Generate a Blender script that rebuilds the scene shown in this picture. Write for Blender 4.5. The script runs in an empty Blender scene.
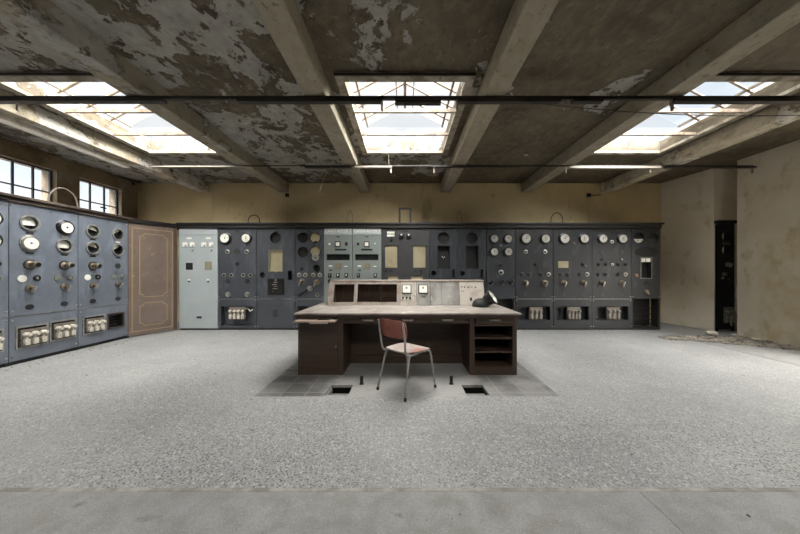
import bpy, bmesh, math, random
from mathutils import Vector, Matrix
from mathutils.geometry import tessellate_polygon
random.seed(7)
SC = bpy.context.scene
COL = SC.collection
PI = math.pi
R = math.radians

# ------------------------------------------------------------------ materials
def lin(c):
    return tuple(((v / 255.0) / 12.92 if v / 255.0 <= 0.04045 else ((v / 255.0 + 0.055) / 1.055) ** 2.4) for v in c) + (1.0,)

def nodes_of(name):
    m = bpy.data.materials.new(name); m.use_nodes = True
    nt = m.node_tree; nt.nodes.clear()
    out = nt.nodes.new('ShaderNodeOutputMaterial')
    b = nt.nodes.new('ShaderNodeBsdfPrincipled')
    nt.links.new(b.outputs[0], out.inputs[0])
    return m, nt, b, out

def coord_node(nt, coord, scale=(1, 1, 1), off=(0, 0, 0)):
    mp = nt.nodes.new('ShaderNodeMapping')
    mp.inputs['Scale'].default_value = scale; mp.inputs['Location'].default_value = off
    if coord == 'World':
        g = nt.nodes.new('ShaderNodeNewGeometry'); nt.links.new(g.outputs['Position'], mp.inputs[0])
    else:
        g = nt.nodes.new('ShaderNodeTexCoord'); nt.links.new(g.outputs['Object'], mp.inputs[0])
    return mp

def noise(nt, coord, scale, detail=5, stretch=(1, 1, 1), off=(0, 0, 0), rough=.6, dist=0):
    mp = coord_node(nt, coord, stretch, off)
    n = nt.nodes.new('ShaderNodeTexNoise')
    n.inputs['Scale'].default_value = scale; n.inputs['Detail'].default_value = detail
    n.inputs['Roughness'].default_value = rough; n.inputs['Distortion'].default_value = dist
    nt.links.new(mp.outputs[0], n.inputs['Vector'])
    return n.outputs['Fac']

def ramp(nt, src, lo, hi, a=0.0, b=1.0):
    m = nt.nodes.new('ShaderNodeMapRange')
    m.inputs['From Min'].default_value = lo; m.inputs['From Max'].default_value = hi
    m.inputs['To Min'].default_value = a; m.inputs['To Max'].default_value = b
    nt.links.new(src, m.inputs['Value'])
    return m.outputs[0]

def mix(nt, fac, a, b):
    m = nt.nodes.new('ShaderNodeMix'); m.data_type = 'RGBA'
    for sock, v in ((0, fac), (6, a), (7, b)):
        if isinstance(v, (int, float)): m.inputs[sock].default_value = v
        elif isinstance(v, tuple): m.inputs[sock].default_value = v
        else: nt.links.new(v, m.inputs[sock])
    return m.outputs[2]

def mathn(nt, op, a, b=0.0):
    m = nt.nodes.new('ShaderNodeMath'); m.operation = op
    for i, v in enumerate((a, b)):
        if isinstance(v, (int, float)): m.inputs[i].default_value = v
        else: nt.links.new(v, m.inputs[i])
    return m.outputs[0]

def bump(nt, bsdf, h, strength, dist=0.01):
    b = nt.nodes.new('ShaderNodeBump'); b.inputs['Strength'].default_value = strength
    b.inputs['Distance'].default_value = dist
    nt.links.new(h, b.inputs['Height']); nt.links.new(b.outputs[0], bsdf.inputs['Normal'])

def pmat(name, base, layers=(), rough=.6, metal=0.0, bmp=0.0, bscale=30, coord='Object', spec=.5, rvar=0.0, bdist=.004):
    """layers: (rgb, scale, lo, hi, detail, stretch)"""
    m, nt, b, out = nodes_of(name)
    c = lin(base)
    for i, L in enumerate(layers):
        rgb, sc, lo, hi = L[:4]
        det = L[4] if len(L) > 4 else 5
        st = L[5] if len(L) > 5 else (1, 1, 1)
        n = noise(nt, coord, sc, det, st, (3.1 * i, 7.7 * i, 1.3 * i))
        c = mix(nt, ramp(nt, n, lo, hi), c, lin(rgb))
    if isinstance(c, tuple): b.inputs['Base Color'].default_value = c
    else: nt.links.new(c, b.inputs['Base Color'])
    b.inputs['Roughness'].default_value = rough; b.inputs['Metallic'].default_value = metal
    b.inputs['Specular IOR Level'].default_value = spec
    if rvar:
        nt.links.new(ramp(nt, noise(nt, coord, 6, 4, (1, 1, 1), (9, 9, 9)), .3, .7, rough - rvar, rough + rvar), b.inputs['Roughness'])
    if bmp: bump(nt, b, noise(nt, coord, bscale, 6), bmp, bdist)
    return m

# --- setting materials
def ceiling_mat(name, base, dark, flake, amount_left, amount_right, bias=0.0):
    m, nt, b, out = nodes_of(name)
    g = nt.nodes.new('ShaderNodeNewGeometry'); sx = nt.nodes.new('ShaderNodeSeparateXYZ')
    nt.links.new(g.outputs['Position'], sx.inputs[0])
    c = mix(nt, ramp(nt, noise(nt, 'World', 1.3, 5, (1, 1, 1)), .35, .68), lin(base), lin(dark))
    c = mix(nt, ramp(nt, noise(nt, 'World', 9, 6, (1, .6, 1), (4, 2, 0)), .45, .7, 0, .55), c, lin((126, 112, 88)))
    thr = ramp(nt, sx.outputs[0], -2.6, 3.2, amount_left, amount_right)
    n = noise(nt, 'World', 1.15, 9, (1, .8, 1), (11.3, 4.2, 0), .62, .35)
    d = mathn(nt, 'SUBTRACT', n, thr)
    msk = ramp(nt, d, 0.0, 0.012)
    n2 = noise(nt, 'World', 5.5, 8, (1, .8, 1), (1.3, 9.2, 0), .65, .3)
    d2 = mathn(nt, 'SUBTRACT', n2, mathn(nt, 'ADD', thr, .10))
    msk = mathn(nt, 'MAXIMUM', mathn(nt, 'MULTIPLY', msk, ramp(nt, n2, .415, .43)), mathn(nt, 'MULTIPLY', ramp(nt, d2, 0, .015), .55))
    edge = ramp(nt, d, -0.035, 0.0)
    c = mix(nt, mathn(nt, 'MULTIPLY', edge, ramp(nt, noise(nt, 'World', 7, 4, (1, 1, 1)), .45, .6, 0, .8)), c, lin((52, 40, 28)))
    fc = mix(nt, ramp(nt, noise(nt, 'World', 5, 4, (1, 1, 1), (2, 2, 2)), .3, .75), lin(flake), lin(tuple(int(v * .8) for v in flake)))
    c = mix(nt, msk, c, fc)
    c = mix(nt, ramp(nt, noise(nt, 'World', 16, 8, (1, .7, 1), (6, 6, 6), .7), .56, .68, 0, .65), c, lin((58, 48, 36)))
    c = mix(nt, ramp(nt, noise(nt, 'World', 12, 8, (1, .7, 1), (16, 3, 6), .7), .60, .72, 0, .45), c, lin((172, 160, 136)))
    nt.links.new(c, b.inputs['Base Color']); b.inputs['Roughness'].default_value = .85
    h = mathn(nt, 'ADD', mathn(nt, 'MULTIPLY', msk, .6), mathn(nt, 'MULTIPLY', noise(nt, 'World', 14, 7), .7))
    bump(nt, b, h, .7, .02)
    return m

def floor_mat(name, coarse=True):
    m, nt, b, out = nodes_of(name)
    c = mix(nt, ramp(nt, noise(nt, 'World', .8, 5), .3, .7), lin((121, 121, 121)), lin((142, 142, 141)))
    if coarse:
        mp = coord_node(nt, 'World')
        v = nt.nodes.new('ShaderNodeTexVoronoi'); v.inputs['Scale'].default_value = 85
        nt.links.new(mp.outputs[0], v.inputs['Vector'])
        s = nt.nodes.new('ShaderNodeSeparateColor'); nt.links.new(v.outputs['Color'], s.inputs[0])
        chip = ramp(nt, s.outputs[0], .5, .68)
        chip = mathn(nt, 'MULTIPLY', chip, ramp(nt, v.outputs['Distance'], .55, .35))
        area = ramp(nt, noise(nt, 'World', .55, 4, (1, 1, 1), (5, 1, 0)), .38, .62, .45, 1.0)
        g = nt.nodes.new('ShaderNodeNewGeometry'); sx = nt.nodes.new('ShaderNodeSeparateXYZ')
        nt.links.new(g.outputs['Position'], sx.inputs[0])
        area = mathn(nt, 'MULTIPLY', area, ramp(nt, sx.outputs[1], 5.0, 2.4, .3, 1.0))
        c = mix(nt, mathn(nt, 'MULTIPLY', chip, area), c, lin((54, 53, 53)))
        lt = mathn(nt, 'MULTIPLY', ramp(nt, s.outputs[1], .82, .9), .3)
        c = mix(nt, lt, c, lin((205, 200, 190)))
    # dirt stains
    c = mix(nt, ramp(nt, noise(nt, 'World', 2.3, 6, (1, 1, 1), (8, 3, 0)), .56, .76, 0, .5), c, lin((112, 108, 102)))
    c = mix(nt, ramp(nt, noise(nt, 'World', 22, 3, (1, 1, 1), (1, 6, 0)), .70, .78, 0, .8), c, lin((84, 80, 75)))
    if not coarse:
        c = mix(nt, ramp(nt, noise(nt, 'World', 7, 6, (1, 1, 1), (1, 6, 0)), .4, .7, 0, .6), c, lin((104, 100, 94)))
        c = mix(nt, ramp(nt, noise(nt, 'World', 4.2, 4, (1, 1, 1), (2, 9, 0)), .64, .72, 0, .7), c, lin((74, 70, 66)))
        c = mix(nt, ramp(nt, noise(nt, 'World', 90, 3), .5, .75, 0, .5), c, lin((92, 88, 84)))
        c = mix(nt, ramp(nt, noise(nt, 'World', 120, 2, (1, 1, 1), (5, 5, 5)), .58, .75, 0, .5), c, lin((182, 180, 175)))
    nt.links.new(c, b.inputs['Base Color'])
    b.inputs['Roughness'].default_value = .62; b.inputs['Specular IOR Level'].default_value = .35
    bump(nt, b, noise(nt, 'World', 60, 5), .35 if coarse else .2, .006)
    return m

def tile_mat():
    m, nt, b, out = nodes_of('quarry_tiles')
    mp = coord_node(nt, 'World', (1, 1, 1), (0.02, 0.0, 0))
    br = nt.nodes.new('ShaderNodeTexBrick')
    br.offset = 0.0; br.inputs['Scale'].default_value = 1.0
    br.inputs['Brick Width'].default_value = .265; br.inputs['Row Height'].default_value = .265
    br.inputs['Mortar Size'].default_value = .006
    br.inputs['Color1'].default_value = lin((88, 86, 83)); br.inputs['Color2'].default_value = lin((74, 72, 70))
    br.inputs['Mortar'].default_value = lin((116, 114, 110))
    nt.links.new(mp.outputs[0], br.inputs['Vector'])
    n = ramp(nt, noise(nt, 'World', 1.6, 6, (1, 1, 1), (6.5, 1, 0)), .42, .56)
    g = nt.nodes.new('ShaderNodeNewGeometry'); sx = nt.nodes.new('ShaderNodeSeparateXYZ')
    nt.links.new(g.outputs['Position'], sx.inputs[0])
    ax_ = mathn(nt, 'ABSOLUTE', mathn(nt, 'ADD', sx.outputs[0], mathn(nt, 'MULTIPLY', mathn(nt, 'SUBTRACT', noise(nt, 'World', 3, 5), .5), .5)))
    n = mathn(nt, 'MAXIMUM', mathn(nt, 'MULTIPLY', n, .5), ramp(nt, ax_, .95, .8, 0, .9))
    c = mix(nt, n, br.outputs['Color'], lin((140, 138, 136)))
    c = mix(nt, ramp(nt, noise(nt, 'World', 10, 6), .55, .75, 0, .5), c, lin((70, 66, 62)))
    nt.links.new(c, b.inputs['Base Color']); b.inputs['Roughness'].default_value = .7
    bump(nt, b, noise(nt, 'World', 40, 5), .3, .005)
    return m

M = {}
M['ceiling'] = ceiling_mat('peeling_ceiling', (104, 95, 78), (76, 68, 56), (168, 165, 158), .46, .63)
M['beam'] = ceiling_mat('painted_concrete_beam', (158, 151, 134), (142, 134, 117), (172, 169, 162), .60, .74)
M['beam_lit'] = ceiling_mat('lit_concrete_beam', (196, 188, 170), (176, 164, 140), (214, 210, 200), .5, .56)  # outer beams toned paler, skylight brightness put into the colour
M['floor'] = floor_mat('terrazzo_floor', True)
M['floor_plain'] = floor_mat('screed_floor', False)
M['floor_seam'] = pmat('pale_mortar_seam', (142, 140, 136), [((112, 108, 103), 6, .42, .6, 6)], .8, coord='World')
M['tiles'] = tile_mat()
M['ochre'] = pmat('ochre_wall_paint', (200, 182, 142), [((180, 161, 122), 1.1, .4, .7), ((140, 124, 94), 2.2, .6, .8, 7, (1, 1, .4)), ((70, 62, 50), 1.6, .66, .8)], .8, bmp=.2, bscale=8, coord='World')
M['beige'] = pmat('beige_wall_plaster', (222, 213, 194), [((206, 195, 170), .9, .4, .7), ((188, 172, 136), 2.6, .57, .70, 8, (1, 1, .7)), ((216, 210, 194), 1.7, .6, .8, 6, (1, 1, .3))], .85, bmp=.35, bscale=7, coord='World', bdist=.01)
def damp_patch():
    m = M['beige']; nt = m.node_tree; b = [x for x in nt.nodes if x.type == 'BSDF_PRINCIPLED'][0]
    src = b.inputs['Base Color'].links[0].from_socket
    g = nt.nodes.new('ShaderNodeNewGeometry'); sx = nt.nodes.new('ShaderNodeSeparateXYZ'); nt.links.new(g.outputs['Position'], sx.inputs[0])
    a = mathn(nt, 'MULTIPLY', ramp(nt, sx.outputs[1], 5.75, 5.55), ramp(nt, sx.outputs[2], 2.0, 1.85))
    a = mathn(nt, 'MULTIPLY', a, ramp(nt, noise(nt, 'World', 3.4, 7, (1, 1, .8), (2, 8, 3)), .42, .6, .05, .75))
    nt.links.new(mix(nt, a, src, lin((196, 178, 134))), b.inputs['Base Color'])
damp_patch()
M['brownwall'] = pmat('crumbling_brown_plaster', (150, 134, 108), [((116, 97, 70), 2.2, .42, .62, 8), ((148, 140, 124), 3.1, .56, .62, 8), ((56, 44, 32), 6, .62, .7, 8)], .9, bmp=.8, bscale=9, coord='World', bdist=.03)
M['steel'] = pmat('slate_grey_steel', (60, 63, 69), [((50, 53, 58), 2.2, .35, .7, 6), ((86, 91, 99), 5, .56, .8, 8, (1, 1, .35)), ((112, 108, 102), 26, .70, .78, 3)], .42, .0, bmp=.06, bscale=40, rvar=.1, spec=.6)
M['steel_lit'] = pmat('skylit_steel', (108, 114, 124), [((84, 90, 100), 2.2, .35, .7, 6), ((126, 134, 148), 5, .56, .8, 8, (1, 1, .35)), ((120, 116, 110), 26, .70, .78, 3)], .36, .0, bmp=.06, bscale=40, rvar=.1, spec=.7)  # same panel steel, sky brightness and blue put into the colour
M['steel_dark'] = pmat('dark_grey_steel', (31, 33, 36), [((25, 27, 30), 2.2, .35, .7, 6), ((60, 62, 65), 5, .58, .8, 8, (1, 1, .35)), ((80, 76, 72), 26, .72, .8, 3)], .45, .0, bmp=.06, bscale=40, rvar=.1, spec=.5)  # same panel steel, the right row's dimness put into the colour
M['steel_mid'] = pmat('mid_grey_steel', (44, 47, 52), [((36, 39, 43), 2.2, .35, .7, 6), ((74, 77, 80), 5, .58, .8, 8, (1, 1, .35)), ((90, 86, 80), 26, .72, .8, 3)], .42, bmp=.06, bscale=40, rvar=.1)
M['charcoal'] = pmat('charcoal_board', (48, 48, 50), [((40, 40, 42), 3, .4, .7)], .55, bmp=.05)
M['green'] = pmat('grey_green_enamel', (122, 129, 127), [((112, 119, 117), 2, .4, .7), ((134, 140, 134), 7, .62, .8)], .45, bmp=.03)
M['palegreen'] = pmat('pale_grey_green_enamel', (160, 167, 168), [((150, 158, 159), 2, .4, .7), ((158, 162, 156), 5, .6, .8, 6, (1, 1, .3))], .4, bmp=.03)
M['black'] = pmat('matt_black', (18, 17, 17), [((30, 28, 26), 8, .5, .7)], .7)
M['void'] = pmat('shade_black_lining', (17, 17, 17), [((24, 23, 22), 8, .5, .7)], .95, spec=.1)  # shade of ducts and small holes put into the lining colour
M['gloss'] = pmat('black_bakelite', (22, 21, 20), [((40, 38, 36), 14, .55, .75)], .3)
M['cornice'] = pmat('dark_cornice_paint', (24, 22, 21), [((38, 34, 31), 4, .55, .75, 6, (.3, 1, 1))], .4, bmp=.05)
M['cornice_l'] = pmat('worn_bronze_cornice', (96, 84, 76), [((60, 52, 48), 4, .45, .65, 6, (1, .3, 1))], .35, .3, bmp=.05)
M['white'] = pmat('ivory_dial', (224, 222, 212), [((196, 190, 174), 9, .55, .75)], .5)
M['dim_dial'] = pmat('dim_dial', (184, 182, 174), [((150, 146, 136), 9, .45, .7)], .6)  # ivory dial toned down, dim light on the right row painted in
M['porcelain'] = pmat('dusty_porcelain', (206, 200, 188), [((150, 140, 126), 14, .5, .68)], .45)
M['porcelain_dark'] = pmat('grimy_porcelain', (132, 126, 118), [((88, 82, 76), 14, .5, .68)], .5)
M['brass'] = pmat('tarnished_brass', (122, 112, 98), [((84, 72, 56), 12, .45, .65)], .38, .7)
M['chrome'] = pmat('dull_nickel', (168, 166, 160), [((110, 106, 100), 14, .5, .7)], .3, .8)
M['grey_disc'] = pmat('grey_disc_label', (120, 122, 112), [((90, 92, 84), 12, .45, .65)], .5)
M['ochre_card'] = pmat('ochre_card_and_wall', (152, 143, 116), [((132, 122, 96), 3, .45, .7)], .8)  # for cards, and for the lit ochre wall seen through openings
M['fuse_base'] = pmat('grimy_fuse_base', (112, 104, 94), [((78, 70, 62), 14, .5, .68)], .6)
M['tan'] = pmat('tan_card', (128, 122, 100), [((112, 106, 88), 6, .45, .65)], .7)
M['pale'] = pmat('faded_grey_card', (146, 148, 138), [((130, 132, 122), 6, .45, .65)], .7)
M['amber'] = pmat('amber_lens', (170, 96, 48), [((130, 70, 36), 6, .45, .65)], .3)
M['wood'] = pmat('dark_brown_wood', (64, 46, 34), [((46, 34, 26), 3, .35, .65, 6, (1, 1, 8)), ((88, 68, 54), 5, .62, .8, 6)], .5, bmp=.12, bscale=24)
M['wood_in'] = pmat('brown_wood_lining', (92, 70, 54), [((66, 50, 40), 3, .35, .65, 6, (8, 1, 1))], .65, bmp=.1)
M['dusty_top'] = pmat('dust_covered_worktop', (134, 127, 120), [((108, 98, 90), 3.5, .45, .7, 7), ((176, 168, 160), 7, .55, .75), ((90, 74, 62), 16, .68, .76)], .6, bmp=.15, bscale=20)
M['slidewood'] = pmat('worn_light_wood', (138, 122, 110), [((128, 104, 88), 6, .45, .65, 6, (1, 4, 1))], .55)
M['console_frame'] = pmat('rust_stained_paint', (148, 138, 130), [((128, 102, 84), 6, .5, .68, 7), ((180, 170, 160), 10, .55, .7)], .6, bmp=.15)
M['console_grey'] = pmat('scuffed_grey_plate', (150, 148, 144), [((118, 114, 108), 4, .48, .7, 8, (1, 1, .4)), ((176, 174, 170), 12, .6, .75)], .42, .25, bmp=.08)
M['console_pale'] = pmat('pale_scuffed_plate', (178, 170, 160), [((150, 138, 124), 6, .5, .7, 8)], .5, bmp=.08)
M['door'] = pmat('brown_pink_door_paint', (112, 97, 88), [((98, 84, 76), 2.5, .4, .7, 6), ((144, 130, 118), 9, .6, .75, 7)], .42, bmp=.05)
M['door_line'] = pmat('straw_moulding', (150, 132, 104), [((150, 126, 92), 9, .45, .7)], .55)
M['door_edge'] = pmat('dark_door_stile', (74, 58, 50), [((76, 58, 48), 6, .45, .7)], .5)
M['seat'] = pmat('faded_red_laminate', (122, 66, 54), [((138, 86, 74), 4, .45, .7), ((96, 52, 44), 9, .6, .75)], .42, coord='Object')
M['seat_dust'] = pmat('dusty_red_laminate', (150, 138, 132), [((142, 88, 74), 2.6, .46, .58), ((168, 158, 150), 9, .5, .7)], .5)
M['tube'] = pmat('grey_tube_steel', (138, 138, 134), [((98, 96, 92), 18, .5, .7)], .38, .3)
M['rubber'] = pmat('black_rubber', (26, 25, 24), [((40, 38, 36), 18, .5, .7)], .7)
M['rail'] = pmat('dark_trunking', (38, 34, 31), [((68, 60, 52), 6, .55, .7, 6, (.2, 1, 1))], .55)
M['railw'] = pmat('cream_conduit', (150, 140, 128), [((140, 128, 112), 6, .5, .7, 6, (.2, 1, 1))], .5)
M['frame_w'] = pmat('flaking_skylight_timber', (168, 160, 146), [((120, 108, 88), 5, .45, .62, 7), ((84, 72, 56), 9, .62, .72)], .7, bmp=.2, coord='World')
M['shaft'] = pmat('white_shaft_plaster', (206, 200, 190), [((178, 168, 154), 2.6, .45, .7, 6, (1, .4, 1)), ((150, 138, 122), 7, .62, .75)], .8, bmp=.15, coord='World')
M['bar'] = pmat('rusty_glazing_bar', (132, 118, 102), [((96, 78, 62), 9, .45, .65)], .6)
M['winframe'] = pmat('black_steel_window', (44, 46, 50), [((70, 66, 60), 9, .55, .7)], .5)
M['rubble'] = pmat('mortar_rubble', (140, 133, 122), [((86, 80, 72), 6, .42, .62), ((168, 162, 150), 11, .6, .7)], .9, bmp=.5)
M['plasterw'] = pmat('white_plaster_and_slot_light', (216, 210, 198), [((176, 166, 150), 9, .5, .7)], .85, bmp=.3)  # also colours the chips that paint light in the niche slot
M['cable'] = pmat('grey_cable', (120, 112, 100), [((84, 78, 70), 9, .5, .7)], .5)
M['cable_b'] = pmat('black_cable', (40, 36, 32), [((60, 55, 50), 9, .5, .7)], .5)
M['copper'] = pmat('pale_copper_conduit', (170, 140, 122), [((134, 108, 92), 9, .5, .7)], .4, .3)
M['brick'] = pmat('outside_brick', (96, 80, 74), [((74, 60, 54), 4, .45, .65)], .9)

def glass(name, tint, dirt_lo, dirt_hi, dcol):
    m = bpy.data.materials.new(name); m.use_nodes = True
    nt = m.node_tree; nt.nodes.clear()
    out = nt.nodes.new('ShaderNodeOutputMaterial')
    t = nt.nodes.new('ShaderNodeBsdfTransparent'); t.inputs[0].default_value = tint
    tr = nt.nodes.new('ShaderNodeBsdfTranslucent'); tr.inputs[0].default_value = dcol
    mx = nt.nodes.new('ShaderNodeMixShader')
    n = noise(nt, 'World', 1.6, 7, (1, .35, 1), (3, 5, 2), .65, .4)
    nt.links.new(ramp(nt, n, .3, .7, dirt_lo, dirt_hi), mx.inputs[0])
    nt.links.new(t.outputs[0], mx.inputs[1]); nt.links.new(tr.outputs[0], mx.inputs[2])
    nt.links.new(mx.outputs[0], out.inputs[0])
    return m
M['glass'] = glass('dusty_roof_glass', (.78, .80, .81, 1), .0, .022, (.9, .89, .86, 1))
M['glass_frost'] = glass('frosted_hip_glass', (.74, .75, .76, 1), .0, .035, (.86, .85, .82, 1))
M['glass_dirty'] = glass('grimy_roof_glass', (.68, .71, .74, 1), .0, .02, (.7, .72, .74, 1))
M['glass_win'] = glass('dusty_window_glass', (.9, .95, 1, 1), .05, .2, (.8, .85, .9, 1))

# ------------------------------------------------------------------ mesh helpers
class MB:
    def __init__(s): s.bm = bmesh.new()
    def _xf(s, vs, mtx): bmesh.ops.transform(s.bm, matrix=mtx, verts=vs)
    def box(s, x0, x1, y0, y1, z0, z1, mtx=None, bev=0.0):
        r = bmesh.ops.create_cube(s.bm, size=1.0); vs = r['verts']
        s._xf(vs, Matrix.Translation(((x0 + x1) / 2, (y0 + y1) / 2, (z0 + z1) / 2)) @ Matrix.Diagonal((abs(x1 - x0), abs(y1 - y0), abs(z1 - z0), 1)))
        if bev:
            es = list({e for v in vs for e in v.link_edges})
            rr = bmesh.ops.bevel(s.bm, geom=es, offset=bev, segments=2, affect='EDGES', profile=.5)
            vs = list({v for f in rr['faces'] for v in f.verts} | {v for v in vs if v.is_valid})
        if mtx: s._xf(vs, mtx)
        return s
    def cyl(s, p0, p1, r, seg=12, r2=None):
        p0, p1 = Vector(p0), Vector(p1); d = p1 - p0
        rr = bmesh.ops.create_cone(s.bm, cap_ends=True, segments=seg, radius1=r, radius2=r if r2 is None else r2, depth=d.length)
        s._xf(rr['verts'], Matrix.Translation((p0 + p1) / 2) @ d.to_track_quat('Z', 'Y').to_matrix().to_4x4())
        return s
    def lathe(s, prof, origin, axis, seg=24):
        q = Vector(axis).to_track_quat('Z', 'Y').to_matrix().to_4x4(); T = Matrix.Translation(origin) @ q
        rings = []
        for r, h in prof:
            if r < 1e-6: rings.append([s.bm.verts.new(T @ Vector((0, 0, h)))])
            else: rings.append([s.bm.verts.new(T @ Vector((r * math.cos(2 * PI * i / seg), r * math.sin(2 * PI * i / seg), h))) for i in range(seg)])
        for a, b in zip(rings, rings[1:]):
            for i in range(seg):
                j = (i + 1) % seg
                if len(a) == 1 and len(b) == 1: continue
                if len(a) == 1: s.bm.faces.new((a[0], b[i], b[j]))
                elif len(b) == 1: s.bm.faces.new((a[j], a[i], b[0]))
                else: s.bm.faces.new((a[i], b[i], b[j], a[j]))
        return s
    def tube(s, pts, r, seg=8):
        pts = [Vector(p) for p in pts]; rings = []
        up = Vector((0, 0, 1))
        t0 = (pts[1] - pts[0]).normalized()
        nrm = t0.orthogonal().normalized()
        for i, p in enumerate(pts):
            t = (pts[min(i + 1, len(pts) - 1)] - pts[max(i - 1, 0)]).normalized()
            nrm = (nrm - t * nrm.dot(t)).normalized(); bn = t.cross(nrm)
            rr = r[i] if isinstance(r, (list, tuple)) else r
            rings.append([s.bm.verts.new(p + nrm * rr * math.cos(2 * PI * k / seg) + bn * rr * math.sin(2 * PI * k / seg)) for k in range(seg)])
        for a, b in zip(rings, rings[1:]):
            for k in range(seg):
                s.bm.faces.new((a[k], a[(k + 1) % seg], b[(k + 1) % seg], b[k]))
        s.bm.faces.new(rings[0][::-1]); s.bm.faces.new(rings[-1])
        return s
    def quad(s, pts):
        s.bm.faces.new([s.bm.verts.new(p) for p in pts]); return s
    def prism(s, poly, holes, t, mtx=None):
        """outline in local x,z; front at y=0, back at y=t"""
        loops = [poly] + list(holes)
        tris = tessellate_polygon([[Vector((x, z, 0)) for x, z in l] for l in loops])
        flat = [p for l in loops for p in l]
        F = [s.bm.verts.new((x, 0, z)) for x, z in flat]; B = [s.bm.verts.new((x, t, z)) for x, z in flat]
        for a, b, c in tris:
            try: s.bm.faces.new((F[a], F[b], F[c])); s.bm.faces.new((B[c], B[b], B[a]))
            except ValueError: pass
        k = 0
        for l in loops:
            n = len(l)
            for i in range(n):
                j = (i + 1) % n
                s.bm.faces.new((F[k + i], F[k + j], B[k + j], B[k + i]))
            k += n
        if mtx: s._xf(F + B, mtx)
        return s
    def build(s, name, mat, parent=None, loc=None, smooth=True, origin=None):
        bmesh.ops.recalc_face_normals(s.bm, faces=s.bm.faces[:])
        if origin is not None: bmesh.ops.translate(s.bm, verts=s.bm.verts[:], vec=-Vector(origin))
        me = bpy.data.meshes.new(name); s.bm.to_mesh(me); s.bm.free()
        if mat is not None: me.materials.append(M[mat] if isinstance(mat, str) else mat)
        if smooth:
            me.polygons.foreach_set('use_smooth', [True] * len(me.polygons))
            try: me.set_sharp_from_angle(angle=R(35))
            except Exception: pass
        o = bpy.data.objects.new(name, me); COL.objects.link(o)
        if parent is not None: o.parent = parent
        if loc is not None: o.location = loc
        return o

def rect(x0, x1, z0, z1): return [(x0, z0), (x1, z0), (x1, z1), (x0, z1)]
def circ(x, z, r, n=20, rz=None): return [(x + r * math.cos(2 * PI * i / n), z + (rz or r) * math.sin(2 * PI * i / n)) for i in range(n)]
def tag(o, label=None, cat=None, group=None, kind=None):
    for k, v in (('label', label), ('category', cat), ('group', group), ('kind', kind)):
        if v: o[k] = v
    return o
def empty(name, loc, rz=0):
    e = bpy.data.objects.new(name, None); e.location = loc; e.rotation_euler = (0, 0, rz); e.empty_display_size = .1
    COL.objects.link(e); return e
def struct(name, mb, mat, **k): return tag(mb.build(name, mat, smooth=False), kind='structure')
def copy_tree(o, parent=None):
    c = o.copy(); COL.objects.link(c)
    if parent is not None: c.parent = parent
    for ch in [x for x in bpy.data.objects if x.parent == o]: copy_tree(ch, c)
    return c

H = 1.33            # eye height
ZB, ZC = 3.43, 3.68  # beam underside, slab
YB = 7.62           # back wall
YR = -5.5           # rear wall
XL, XR = -7.08, 7.0
# ------------------------------------------------------------------ floor
TX0, TX1, TY0, TY1 = -1.62, 1.66, 3.08, 5.6
PITS = [(-.868, -.612, 3.11, 3.39), (.662, .915, 3.11, 3.39)]
def slab(poly, holes, z0, z1):
    mb = MB(); mb.prism(poly, holes, z1 - z0, Matrix.Translation((0, 0, z1)) @ Matrix.Rotation(R(-90), 4, 'X')); return mb
def fr(x0, x1, y0, y1): return rect(x0, x1, y0, y1)
struct('floor', slab([(XL - .3, 1.757), (5.55, 1.757), (5.62, YB + .4), (XL - .3, YB + .4)], [fr(TX0, TX1, TY0, TY1)], -.2, 0), 'floor')
struct('floor_tiling', slab(fr(TX0, TX1, TY0, TY1), [fr(*p) for p in PITS], -.03, 0), 'tiles')
struct('floor_strip', slab(fr(XL - .3, 1.42, YR, 1.757), [], -.2, -.001), 'floor_plain')
struct('floor_strip', slab(fr(1.424, 5.55, YR, 1.757), [], -.2, -.001), 'floor_plain')
struct('floor_border', slab([(5.558, YR), (7.9, YR), (7.9, YB + .4), (5.628, YB + .4)], [], -.2, -.003), 'floor_plain')
struct('floor_seam', MB().box(XL, 5.55, 1.745, 1.775, -.01, .0006), 'floor_seam')
struct('floor_joint', MB().box(XL, 7.9, YR, 3.0, -.24, -.21), 'floor_plain')
for i, (x0, x1, y0, y1) in enumerate(PITS):
    t = .012; mb = MB()
    mb.box(x0 - .02, x1 + .02, y0 - .02, y1 + .02, -.62, -.6)
    mb.box(x0 - t, x0, y0, y1, -.6, -.03).box(x1, x1 + t, y0, y1, -.6, -.03).box(x0, x1, y0 - t, y0, -.6, -.03).box(x0, x1, y1, y1 + t, -.6, -.03)
    struct('floor_duct_lining', mb, 'void')
    e = empty('duct_bracket', ((x0 + x1) / 2, (y0 + y1) / 2, -.07))
    tag(e, 'rusty steel strap across the %s square floor duct' % ('open duct left of the chair, the more westerly' if i == 0 else 'right'), 'bracket')
    e['label'] = 'narrow steel strap inside the square floor duct ' + ('in front of the closed desk pedestal' if i == 0 else 'in front of the shelved desk pedestal')
    e['group'] = 'straps in the floor ducts'
    MB().box(-(x1 - x0) / 2, (x1 - x0) / 2, .04, .065, -.01, .0).build('strap', 'tube', e)
    MB().box(-(x1 - x0) / 2, -(x1 - x0) / 2 + .015, -.14, .14, -.01, .045).build('ledge', 'tube', e)

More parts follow.
